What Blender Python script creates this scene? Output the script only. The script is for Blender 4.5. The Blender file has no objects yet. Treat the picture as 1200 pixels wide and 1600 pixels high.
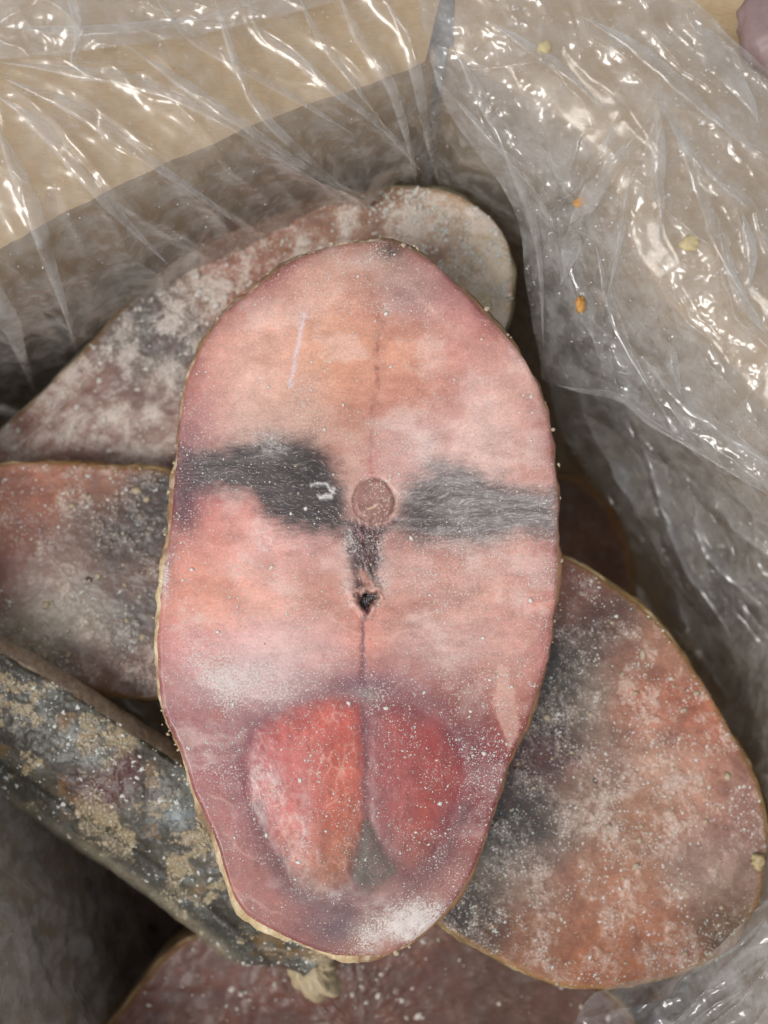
import bpy, math
import numpy as np
from mathutils import Vector
np.seterr(all='ignore')
sc = bpy.context.scene
col = sc.collection
R = math.radians

# ------------------------------------------------------------------ camera
H, S = 0.343, 0.0002            # camera height above the top slice; metres per photo pixel there
cam = bpy.data.cameras.new('camera'); camo = bpy.data.objects.new('camera', cam); col.objects.link(camo)
cam.sensor_fit = 'VERTICAL'; cam.sensor_height = 24.0
cam.lens = 24.0 * H / (1600 * S)
cam.clip_start = 0.01; cam.clip_end = 50
cam.dof.use_dof = True; cam.dof.focus_distance = H - 0.002; cam.dof.aperture_fstop = cam.lens / 6.8
camo.location = (0, 0, H); camo.rotation_euler = (0, 0, 0)
sc.camera = camo
# ------------------------------------------------------------------ world, sun, exposure
SUN_EL, SUN_AZ = R(60), R(232)    # azimuth measured from +Y towards +X
w = bpy.data.worlds.new('World'); sc.world = w; w.use_nodes = True
nt = w.node_tree; nt.nodes.clear()
sky = nt.nodes.new('ShaderNodeTexSky'); sky.sky_type = 'NISHITA'; sky.sun_disc = False
sky.sun_elevation = SUN_EL; sky.sun_rotation = SUN_AZ; sky.air_density = 1.0; sky.dust_density = 3.0; sky.ozone_density = 1.0
hs = nt.nodes.new('ShaderNodeHueSaturation'); hs.inputs['Saturation'].default_value = 0.26
bg = nt.nodes.new('ShaderNodeBackground'); bg.inputs['Strength'].default_value = 0.15
wo = nt.nodes.new('ShaderNodeOutputWorld')
nt.links.new(sky.outputs[0], hs.inputs['Color']); nt.links.new(hs.outputs[0], bg.inputs[0]); nt.links.new(bg.outputs[0], wo.inputs[0])
sun = bpy.data.lights.new('sun', 'SUN'); sun.energy = 0.9; sun.angle = R(20); sun.color = (1.0, 0.97, 0.93)
suno = bpy.data.objects.new('sun', sun); col.objects.link(suno)
d = Vector((math.sin(SUN_AZ) * math.cos(SUN_EL), math.cos(SUN_AZ) * math.cos(SUN_EL), math.sin(SUN_EL)))
suno.rotation_euler = d.to_track_quat('Z', 'Y').to_euler(); suno.location = d
vs = sc.view_settings
sc.display_settings.display_device = 'sRGB'
vs.view_transform = 'Standard'; vs.look = 'None'; vs.gamma = 1; vs.use_curve_mapping = False; vs.exposure = 0.08
sc.cycles.transparent_max_bounces = 32; sc.cycles.max_bounces = 5; sc.cycles.diffuse_bounces = 3; sc.cycles.glossy_bounces = 3

# ------------------------------------------------------------------ maths helpers
def W(px, py, z):
    """photo pixel + height -> world (arrays)"""
    k = S * (H - z) / H
    return np.stack([(px - 600) * k, (800 - py) * k, np.broadcast_to(z, np.shape(px * k))], -1)
def proj(P):
    k = S * (H - P[..., 2]) / H
    return P[..., 0] / k + 600, 800 - P[..., 1] / k
def lin(c):
    c = np.asarray(c, float) / 255.0
    return np.where(c <= 0.04045, c / 12.92, ((c + 0.055) / 1.055) ** 2.4)
def h2(i, j, s=0):
    i = i.astype(np.int64); j = j.astype(np.int64)
    n = (i * 374761393 + j * 668265263 + s * 974634777) & 0xffffffff
    n = ((n ^ (n >> 13)) * 1274126177) & 0xffffffff
    n = ((n ^ (n >> 16)) * 2246822519) & 0xffffffff
    return ((n ^ (n >> 15)) & 0xffffff) / float(0xffffff)
def vnoise(x, y, s=0):
    i = np.floor(x); j = np.floor(y); f = x - i; g = y - j
    f = f * f * f * (f * (f * 6 - 15) + 10); g = g * g * g * (g * (g * 6 - 15) + 10)
    a = h2(i, j, s); b = h2(i + 1, j, s); c = h2(i, j + 1, s); e = h2(i + 1, j + 1, s)
    return (a + (b - a) * f) * (1 - g) + (c + (e - c) * f) * g
def fbm(x, y, s=0, o=4, gain=0.5):
    t = 0; a = 1; n = 0
    for k in range(o):
        t = t + a * (vnoise(x * 2 ** k + 17.3 * k, y * 2 ** k - 9.1 * k, s + k) - 0.5); n += a; a *= gain
    return t / n * 2          # about -1..1
def worley(x, y, s=0):
    i = np.floor(x); j = np.floor(y)
    f1 = np.full(np.shape(x), 9.0); f2 = f1.copy()
    for a in (-1, 0, 1):
        for b in (-1, 0, 1):
            cx = i + a + h2(i + a, j + b, s); cy = j + b + h2(i + a, j + b, s + 7)
            q = np.hypot(x - cx, y - cy)
            f2 = np.minimum(f2, np.maximum(f1, q)); f1 = np.minimum(f1, q)
    return f1, f2
def sstep(a, b, x):
    t = np.clip((x - a) / (b - a), 0, 1); return t * t * (3 - 2 * t)
def resample(pts, n, closed=False):
    """Catmull-Rom through pts (any dims), n samples evenly in arc length"""
    P = np.asarray(pts, float)
    if closed: Q = np.vstack([P[-1:], P, P[:2]])
    else: Q = np.vstack([2 * P[:1] - P[1:2], P, 2 * P[-1:] - P[-2:-1]])
    out = []
    m = 24
    for k in range(1, len(Q) - 2):
        t = (np.arange(m) / m)[:, None]
        a, b, c, e = Q[k - 1], Q[k], Q[k + 1], Q[k + 2]
        out.append(0.5 * (2 * b + (c - a) * t + (2 * a - 5 * b + 4 * c - e) * t * t + (3 * b - a - 3 * c + e) * t ** 3))
    out = np.vstack(out + [Q[-2][None]])
    L = np.r_[0, np.cumsum(np.linalg.norm(np.diff(out, axis=0), axis=1))]
    u = np.linspace(0, L[-1], n, endpoint=not closed)
    return np.stack([np.interp(u, L, out[:, k]) for k in range(out.shape[1])], -1)
def pdist(x, y, poly, closed=True):
    """signed distance to polygon (negative inside) / distance to an open line"""
    P = np.asarray(poly, float); n = len(P)
    dmin = np.full(np.shape(x), 1e9); ins = np.zeros(np.shape(x), bool)
    for k in range(n if closed else n - 1):
        ax, ay = P[k]; bx, by = P[(k + 1) % n]
        ex, ey = bx - ax, by - ay
        t = np.clip(((x - ax) * ex + (y - ay) * ey) / (ex * ex + ey * ey + 1e-9), 0, 1)
        dmin = np.minimum(dmin, np.hypot(x - ax - t * ex, y - ay - t * ey))
        if closed:
            c = ((ay > y) != (by > y)) & (x < (bx - ax) * (y - ay) / (by - ay + 1e-12) + ax)
            ins ^= c
    return np.where(ins, -dmin, dmin) if closed else dmin
def anchors(x, y, A, sig):
    num = np.zeros(x.shape + (3,)); den = np.zeros(x.shape)
    for (ax, ay, c) in A:
        q = ((x - ax) ** 2 + (y - ay) ** 2) / (2 * sig * sig)
        ww = np.exp(-q) + 1e-4 / (1 + q)
        num += ww[..., None] * lin(c); den += ww
    return num / den[..., None]
def mixc(C, c, m):
    return C + (lin(c) - C) * np.clip(m, 0, 1)[..., None]

# ------------------------------------------------------------------ object helpers
def link(o, parent=None):
    col.objects.link(o)
    if parent is not None: o.parent = parent
    return o
def empty(name, label, cat, group=None, loc=(0, 0, 0)):
    o = bpy.data.objects.new(name, None); o.empty_display_size = 0.01; o.location = loc; link(o)
    o['label'] = label; o['category'] = cat
    if group: o['group'] = group
    return o
def mesh_obj(name, V, F, mat, parent=None, attrs=None, smooth=True, normals=None):
    V = np.asarray(V, float)
    if parent is not None:
        V = V - np.array(parent.matrix_basis.translation)
    me = bpy.data.meshes.new(name)
    me.from_pydata(V.tolist(), [], F if isinstance(F, list) else F.tolist())
    if smooth: me.polygons.foreach_set('use_smooth', [True] * len(me.polygons))
    for k, a in (attrs or {}).items():
        a = np.asarray(a, float)
        if a.ndim == 1:
            t = me.attributes.new(k, 'FLOAT', 'POINT'); t.data.foreach_set('value', a.ravel())
        elif k == 'col':
            t = me.attributes.new(k, 'FLOAT_COLOR', 'POINT')
            t.data.foreach_set('color', np.c_[np.clip(a, 0, 1), np.ones(len(a))].ravel())
        else:
            t = me.attributes.new(k, 'FLOAT_VECTOR', 'POINT'); t.data.foreach_set('vector', a.ravel())
    me.update()
    if normals is not None:
        me.normals_split_custom_set_from_vertices(normals.tolist())
    me.materials.append(mat)
    o = bpy.data.objects.new(name, me)
    return link(o, parent)
def gridfaces(a, b, wrap=False):
    """a rows, b columns (wrap closes columns)"""
    i, j = np.meshgrid(np.arange(a - 1), np.arange(b if wrap else b - 1), indexing='ij')
    k = (j + 1) % b
    return np.stack([i * b + j, i * b + k, (i + 1) * b + k, (i + 1) * b + j], -1).reshape(-1, 4)
def vnormals(V, F):
    a = V[F[:, 2]] - V[F[:, 0]]; b = V[F[:, 3]] - V[F[:, 1]]
    n = np.cross(a, b); N = np.zeros_like(V)
    for k in range(4): np.add.at(N, F[:, k], n)
    return N / (np.linalg.norm(N, axis=1, keepdims=True) + 1e-20)

# ------------------------------------------------------------------ materials
class NT:
    def __init__(s, name):
        s.m = bpy.data.materials.new(name); s.m.use_nodes = True
        s.t = s.m.node_tree; s.t.nodes.clear(); s.out = s.n('OutputMaterial')
    def n(s, kind, **k):
        x = s.t.nodes.new('ShaderNode' + kind)
        for a, b in k.items(): setattr(x, a, b)
        return x
    def set(s, node, **k):
        for a, b in k.items():
            s.put(node.inputs[a.replace('_', ' ')], b)
        return node
    def put(s, sock, v):
        if hasattr(v, 'is_linked') or hasattr(v, 'links'): s.t.links.new(v, sock)
        else:
            if hasattr(v, '__len__') and len(v) == 3 and sock.type == 'RGBA': v = tuple(v) + (1,)
            sock.default_value = v
    def math(s, op, a, b=0.0, c=None, clamp=False):
        x = s.n('Math', operation=op, use_clamp=clamp); s.put(x.inputs[0], a); s.put(x.inputs[1], b)
        if c is not None: s.put(x.inputs[2], c)
        return x.outputs[0]
    def ramp(s, v, a, b, lo=0.0, hi=1.0):
        x = s.n('MapRange', interpolation_type='SMOOTHSTEP'); 
        for k, q in zip(range(5), (v, a, b, lo, hi)): s.put(x.inputs[k], q)
        return x.outputs[0]
    def mix(s, f, a, b, mode='MIX'):
        x = s.n('Mix', data_type='RGBA', blend_type=mode); s.put(x.inputs[0], f); s.put(x.inputs[6], a); s.put(x.inputs[7], b)
        return x.outputs[2]
    def noise(s, vec, scale, detail=3, rough=0.5, dist=0.0):
        x = s.n('TexNoise'); s.put(x.inputs['Vector'], vec); s.set(x, Scale=scale, Detail=detail, Roughness=rough, Distortion=dist)
        return x.outputs[0]
    def scale(s, vec, v):
        x = s.n('VectorMath', operation='MULTIPLY'); s.put(x.inputs[0], vec); x.inputs[1].default_value = v
        return x.outputs[0]
    def attr(s, name, out='Fac'):
        return s.n('Attribute', attribute_name=name).outputs[out]
    def co(s): return s.n('NewGeometry').outputs['Position']
    def bump(s, h, strength, dist, normal=None):
        x = s.n('Bump'); s.set(x, Height=h, Strength=strength, Distance=dist)
        if normal is not None: s.put(x.inputs['Normal'], normal)
        return x.outputs[0]
    def principled(s, **k):
        p = s.n('BsdfPrincipled')
        for a, b in k.items(): s.put(p.inputs[a.replace('_', ' ')], b)
        s.t.links.new(p.outputs[0], s.out.inputs[0]); return p

def mat_flesh(name, fibre=0.30, sss=0.10, rough=0.34, spec=0.5):
    m = NT(name); P = m.co(); c = m.attr('col', 'Color'); fr = m.attr('frost')
    fl = m.attr('flow', 'Vector')
    f1 = m.noise(m.scale(fl, (330, 1700, 1)), 1.0, 3, 0.6, 0.4)
    f2 = m.noise(m.scale(fl, (800, 2900, 1)), 1.0, 2, 0.6)
    fib = m.math('ADD', m.math('MULTIPLY', f1, 0.6), m.math('MULTIPLY', f2, 0.4))
    fk = m.attr('fib')
    hair = m.ramp(fib, 0.40, 0.62)
    grain = m.ramp(m.noise(P, 1350, 2, 0.7), 0.28, 0.74)
    big = m.noise(P, 160, 4, 0.6)
    v = m.math('ADD', m.math('MULTIPLY', m.math('SUBTRACT', hair, 0.5), m.math('MULTIPLY', fk, fibre * 2.2)), 1.0)
    v = m.math('ADD', v, m.math('ADD', m.math('MULTIPLY', m.math('SUBTRACT', grain, 0.45), 0.26), m.math('MULTIPLY', m.math('SUBTRACT', m.noise(P, 430, 2, 0.6), 0.5), 0.22)))
    v = m.math('ADD', v, m.math('MULTIPLY', m.math('SUBTRACT', big, 0.5), 0.45))
    x = m.n('VectorMath', operation='SCALE'); m.put(x.inputs[0], c); m.put(x.inputs['Scale'], v)
    c2 = x.outputs[0]
    # frost: fine crystals and a thin film that breaks up at grain size
    sp = m.noise(P, 1500, 3, 0.75)
    thr = m.math('SUBTRACT', 0.705, m.math('MULTIPLY', fr, 0.30))
    fm = m.ramp(sp, thr, m.math('ADD', thr, 0.07))
    fine = m.math('MULTIPLY', m.ramp(fib, 0.53, 0.66), m.math('MULTIPLY', fk, 0.42))
    fm = m.math('MAXIMUM', m.math('MULTIPLY', fm, 0.85), fine, clamp=True)
    c3 = m.mix(fm, c2, (0.66, 0.58, 0.52))
    hgt = m.math('ADD', m.math('MULTIPLY', fib, 0.5), m.math('ADD', m.math('MULTIPLY', grain, 0.5), m.math('MULTIPLY', fm, 0.8)))
    nb = m.bump(hgt, 0.11, 0.00025)
    gb = m.bump(m.noise(P, 220, 2, 0.5), 0.03, 0.0010)
    rg = m.math('ADD', m.ramp(big, 0.3, 0.7, rough - 0.08, rough + 0.14), m.math('MULTIPLY', fm, 0.25), clamp=True)
    p = m.principled(Base_Color=c3, Roughness=rg, Specular_IOR_Level=spec, Normal=nb, Coat_Weight=0.35, Coat_Roughness=0.18, Coat_IOR=1.31, Coat_Normal=gb)
    return m.m
def mat_skin(name, rough=0.5, coat=0.0):
    m = NT(name); P = m.co(); c = m.attr('col', 'Color'); fr = m.attr('frost')
    a = m.noise(P, 500, 5, 0.7); b = m.noise(P, 2200, 3, 0.7)
    v = m.math('ADD', 0.35, m.math('ADD', m.math('MULTIPLY', a, 0.75), m.math('MULTIPLY', b, 0.55)))
    x = m.n('VectorMath', operation='SCALE'); m.put(x.inputs[0], c); m.put(x.inputs['Scale'], v)
    fm = m.math('MULTIPLY', m.ramp(m.noise(P, 900, 5, 0.75), m.math('SUBTRACT', 0.72, m.math('MULTIPLY', fr, 0.3)), m.math('SUBTRACT', 0.80, m.math('MULTIPLY', fr, 0.3))), 0.8)
    c3 = m.mix(fm, x.outputs[0], (0.50, 0.44, 0.34))
    nb = m.bump(m.math('ADD', a, m.math('MULTIPLY', b, 0.5)), 0.7, 0.0007)
    m.principled(Base_Color=c3, Roughness=m.ramp(a, 0.35, 0.65, rough - 0.2, rough + 0.25), Specular_IOR_Level=0.5, Normal=nb, Coat_Weight=coat, Coat_Roughness=0.15, Coat_Normal=m.bump(a, 0.3, 0.0008))
    return m.m
def mat_ice(name, c, alpha=0.0):
    m = NT(name); P = m.co()
    cc = m.mix(m.noise(P, 700, 2), tuple(q * 0.75 for q in c), c)
    p = m.principled(Base_Color=cc, Roughness=0.3, Specular_IOR_Level=0.5, Subsurface_Weight=0.3, Subsurface_Scale=0.001)
    p.inputs['Transmission Weight'].default_value = alpha
    p.inputs['IOR'].default_value = 1.31
    return m.m
def mat_film(name, haze=0.10, edge=0.5, rough=0.10, tint=(0.93, 0.92, 0.90)):
    m = NT(name); P = m.co()
    n1 = m.noise(P, 120, 2, 0.65); n2 = m.noise(P, 420, 2, 0.7)
    nb = m.bump(n1, 0.05, 0.0020)
    lw = m.n('LayerWeight'); m.set(lw, Blend=0.5)
    face = lw.outputs['Facing']
    hz = m.math('ADD', m.math('MULTIPLY', m.math('POWER', face, 1.6), edge), haze)
    hz = m.math('MULTIPLY', hz, m.ramp(n1, 0.3, 0.7, 0.5, 1.5))
    hz = m.math('ADD', hz, m.math('MULTIPLY', m.ramp(n2, 0.58, 0.74), 0.14), clamp=True)
    tr = m.n('BsdfTransparent'); m.set(tr, Color=tint)
    df = m.n('BsdfDiffuse'); m.set(df, Color=(0.80, 0.79, 0.77), Normal=nb)
    tl = m.n('BsdfTranslucent'); m.set(tl, Color=(0.80, 0.79, 0.77), Normal=nb)
    mx = m.n('MixShader'); m.put(mx.inputs[0], 0.45); m.put(mx.inputs[1], df.outputs[0]); m.put(mx.inputs[2], tl.outputs[0])
    m2 = m.n('MixShader'); m.put(m2.inputs[0], hz); m.put(m2.inputs[1], tr.outputs[0]); m.put(m2.inputs[2], mx.outputs[0])
    gl = m.n('BsdfGlossy'); m.set(gl, Color=(1, 1, 1), Roughness=rough, Normal=nb)
    l2 = m.n('LayerWeight'); m.set(l2, Blend=0.5, Normal=nb)
    fz = m.math('ADD', 0.045, m.math('MULTIPLY', m.math('POWER', l2.outputs['Facing'], 5.0), 0.8))
    m3 = m.n('MixShader'); m.put(m3.inputs[0], m.math('MULTIPLY', fz, 1.3, clamp=True)); m.put(m3.inputs[1], m2.outputs[0]); m.put(m3.inputs[2], gl.outputs[0])
    m.t.links.new(m3.outputs[0], m.out.inputs[0])
    return m.m
def mat_card():
    m = NT('cardboard'); P = m.co()
    a = m.noise(m.scale(P, (1, 1, 1)), 60, 5, 0.7); b = m.noise(m.scale(P, (300, 2400, 900)), 1.0, 3, 0.6)
    c = m.mix(m.ramp(a, 0.3, 0.7), (0.45, 0.32, 0.18), (0.55, 0.41, 0.25))
    c = m.mix(m.math('MULTIPLY', m.ramp(b, 0.5, 0.75), 0.4), c, (0.27, 0.17, 0.09))
    m.principled(Base_Color=c, Roughness=0.85, Specular_IOR_Level=0.2, Normal=m.bump(b, 0.3, 0.0003))
    return m.m
def mat_floor():
    m = NT('concrete'); P = m.co()
    a = m.noise(P, 14, 6, 0.65); b = m.noise(P, 500, 3, 0.6)
    c = m.mix(a, (0.24, 0.22, 0.21), (0.36, 0.33, 0.31)); c = m.mix(m.math('MULTIPLY', b, 0.4), c, (0.18, 0.17, 0.16))
    m.principled(Base_Color=c, Roughness=0.8, Normal=m.bump(b, 0.4, 0.001))
    return m.m
M_flesh = mat_flesh('frozen_flesh')
M_flesh2 = mat_flesh('frosted_flesh', fibre=0.10, sss=0.1, rough=0.5)
M_skin = mat_skin('fish_skin')
M_silver = mat_skin('silver_skin', 0.42, 0.5)
M_ice = mat_ice('frost_crystal', (0.80, 0.73, 0.66))
M_crust = mat_ice('cream_crust', (0.52, 0.43, 0.30))
M_yellow = mat_ice('yellow_crumb', (0.62, 0.42, 0.12))
M_film = mat_film('plastic_film', haze=0.14, edge=0.6, rough=0.13)
M_pleat = mat_film('plastic_fold', haze=0.17, edge=0.7, rough=0.11)
M_mouth = mat_film('plastic_mouth', haze=0.16, edge=0.6, rough=0.09)
M_drop = NT('water_drop'); M_drop.principled(Base_Color=(0.9, 0.9, 0.9), Roughness=0.05, IOR=1.33, Specular_IOR_Level=0.6, Alpha=0.45); M_drop = M_drop.m
M_deep = mat_film('plastic_side', haze=0.06, edge=0.45, rough=0.13); M_pleat2 = mat_film('plastic_side_fold', haze=0.10, edge=0.5, rough=0.13)
M_card = mat_card(); M_floor = mat_floor()

# ------------------------------------------------------------------ setting: floor, box
RIMZ = 0.010
def fl(name, V, F, mat, parent=None): return mesh_obj(name, V, F, mat, parent, smooth=False)
fo = fl('floor', [(-4, -4, -0.187), (4, -4, -0.187), (4, 4, -0.187), (-4, 4, -0.187)], [(0, 1, 2, 3)], M_floor); fo['kind'] = 'structure'
rim_px = [(-260, 520), (-130, 455), (0, 397), (150, 318), (300, 245), (450, 182), (580, 135), (665, 103), (715, 100), (790, 145), (880, 205), (945, 280), (990, 400), (1050, 490),
          (1130, 570), (1240, 690), (1350, 830), (1400, 960), (1370, 1150), (1320, 1450), (1260, 1780), (1160, 1960), (900, 2040), (600, 2055), (300, 2050), (90, 1990), (-20, 1820), (-110, 1450), (-210, 1050), (-270, 720), (-300, 590)]
NR = 620
rp = resample(rim_px, NR, closed=True)
rp = rp + 9 * np.stack([fbm(rp[:, 0] / 80, rp[:, 1] / 80, 71, 4), fbm(rp[:, 0] / 80, rp[:, 1] / 80, 72, 4)], -1)
rim = W(rp[:, 0], rp[:, 1], np.full(NR, RIMZ))[:, :2]
tan = np.roll(rim, -1, 0) - np.roll(rim, 1, 0)
nrm = np.stack([-tan[:, 1], tan[:, 0]], -1)
for _ in range(14): nrm = (np.roll(nrm, 1, 0) + nrm + np.roll(nrm, -1, 0)) / 3
nrm /= np.linalg.norm(nrm, axis=1, keepdims=True)
if np.mean(np.sum(nrm * (rim - rim.mean(0)), 1)) < 0: nrm = -nrm          # outward
box = empty('cardboard_box', 'open brown cardboard box around the plastic bag', 'box', loc=(0, 0, -0.186))
corner_idx = [int(np.argmin(np.hypot(rp[:, 0] - a, rp[:, 1] - b))) for a, b in ((690, 100), (1400, 960), (1210, 1890), (40, 1920), (-290, 560))]
def wall_panel(i0, i1, name='wall'):
    n = (i1 - i0) % NR
    idx = (i0 + np.arange(n + 1)) % NR
    prof = [(0.0006, 0.0), (0.0042, 0.0), (0.0042, -0.195), (0.0006, -0.195)]
    V = []
    for o, dz in prof:
        V.append(np.c_[rim[idx] + nrm[idx] * o, np.full(n + 1, RIMZ + dz)])
    V = np.stack(V, 1).reshape(-1, 3)
    F = gridfaces(n + 1, 4, wrap=True).tolist() + [[0, 1, 2, 3], [4 * n + 3, 4 * n + 2, 4 * n + 1, 4 * n]]
    return fl(name, V, F, M_card, box)
for a, b in zip(corner_idx, corner_idx[1:] + corner_idx[:1]): wall_panel((a + 1) % NR, (b - 1) % NR)
bi = np.arange(0, NR, 6)
fl('bottom', np.c_[rim[bi] + nrm[bi] * 0.0045, np.full(len(bi), -0.1845)], [list(range(len(bi)))], M_card, box)
def flap(i0, i1, length, droop, name='flap', fl0=0.0, fl1=0.0, len1=None):
    n = (i1 - i0) % NR; idx = (i0 + np.arange(n + 1)) % NR
    V = []
    t = np.linspace(0, 1, 9)
    e = np.minimum(1, np.minimum(np.arange(n + 1), n - np.arange(n + 1)) / 20.0)
    ln = np.linspace(length, len1 or length, n + 1)[:, None]; mn = nrm[idx].mean(0); along = rim[idx[-1]] - rim[idx[0]]; along = along / np.linalg.norm(along)
    fr = np.linspace(0, 1, n + 1)[:, None]; flare = along * (fl1 * np.clip(fr * 4 - 3, 0, 1) - fl0 * np.clip(1 - fr * 4, 0, 1))
    for side in (0, -0.0035):
        for k in t:
            V.append(np.c_[rim[idx] + mn * (0.0001 + ln * k) + flare * k, RIMZ + 0.0036 + side - droop * k * k * length + 0 * e])
    V = np.stack(V, 0); a = len(t)
    top = V[:a].reshape(-1, 3); bot = V[a:].reshape(-1, 3)
    F = gridfaces(a, n + 1).tolist(); m = len(top)
    F += [[q + m for q in f[::-1]] for f in F]
    b = n + 1
    for j in range(n): F += [[(a - 1) * b + j + 1, (a - 1) * b + j, (a - 1) * b + j + m, (a - 1) * b + j + 1 + m], [j, j + 1, j + 1 + m, j + m]]
    for i in range(a - 1): F += [[i * b, i * b + m, (i + 1) * b + m, (i + 1) * b], [i * b + n, (i + 1) * b + n, (i + 1) * b + n + m, i * b + n + m]]
    return fl(name, np.vstack([top, bot]), F, M_card, box)
ci = corner_idx
flap((ci[4] + 8) % NR, (ci[0] - 3) % NR, 0.12, 0.15, fl1=0.09)
flap((ci[0] + 2) % NR, (ci[1] - 8) % NR, 0.098, 0.12, fl0=0.11, len1=0.045)
flap((ci[1] + 8) % NR, (ci[2] - 8) % NR, 0.10, 0.6)
flap((ci[2] + 8) % NR, (ci[3] - 8) % NR, 0.10, 0.6)
flap((ci[3] + 8) % NR, (ci[4] - 8) % NR, 0.10, 0.6)

# ------------------------------------------------------------------ fish slices
rng = np.random.default_rng(5)
def crystals(name, P, N, size, mat, parent, flat=0.6, seed=1, hi=False):
    """irregular little lumps set on points P (one joined mesh)"""
    g = np.random.default_rng(seed); n = len(P)
    base = np.array([(1, 0, 0), (0.2, 1, 0), (-1, 0.15, 0), (-0.1, -1, 0), (0.1, 0.05, 1), (0, 0, -0.8)], float)
    tri = np.array([(0, 1, 4), (1, 2, 4), (2, 3, 4), (3, 0, 4), (1, 0, 5), (2, 1, 5), (3, 2, 5), (0, 3, 5)])
    if hi:                                              # rounder lumps: split every edge once
        ed = {}; vs_ = list(base); nt_ = []
        def mid(a, b):
            k = (min(a, b), max(a, b))
            if k not in ed: ed[k] = len(vs_); vs_.append((vs_[a] + vs_[b]) * 0.64)
            return ed[k]
        for a, b, c in tri:
            ab, bc, ca_ = mid(a, b), mid(b, c), mid(c, a); nt_ += [(a, ab, ca_), (ab, b, bc), (ca_, bc, c), (ab, bc, ca_)]
        base = np.array(vs_); tri = np.array(nt_)
    nv = len(base)
    q = base[None] * (1 + g.uniform(-0.45, 0.45, (n, nv, 1)) * (0.7 if hi else 1))
    a = g.uniform(0, 2 * np.pi, n); ca, sa = np.cos(a), np.sin(a)
    el = g.uniform(0.6, 1.7, n)
    x = q[..., 0] * el[:, None]; y = q[..., 1]
    V = np.stack([x * ca[:, None] - y * sa[:, None], x * sa[:, None] + y * ca[:, None], q[..., 2] * flat], -1)
    V = V * np.asarray(size)[:, None, None] + np.asarray(P)[:, None, :]
    F = (tri[None] + (np.arange(n) * nv)[:, None, None]).reshape(-1, 3)
    o = mesh_obj(name, V.reshape(-1, 3), F, mat, parent, smooth=hi); o['kind'] = 'stuff'
    return o
def star(outline, centre, nth):
    """outline radius for evenly spaced angles round a centre"""
    o = resample(outline, 1500, closed=True)
    a = np.arctan2(o[:, 1] - centre[1], o[:, 0] - centre[0]); r = np.hypot(o[:, 0] - centre[0], o[:, 1] - centre[1])
    k = np.argsort(a); th = np.linspace(-np.pi, np.pi, nth, endpoint=False)
    return th, np.interp(th, a[k], r[k], period=2 * np.pi)
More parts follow.
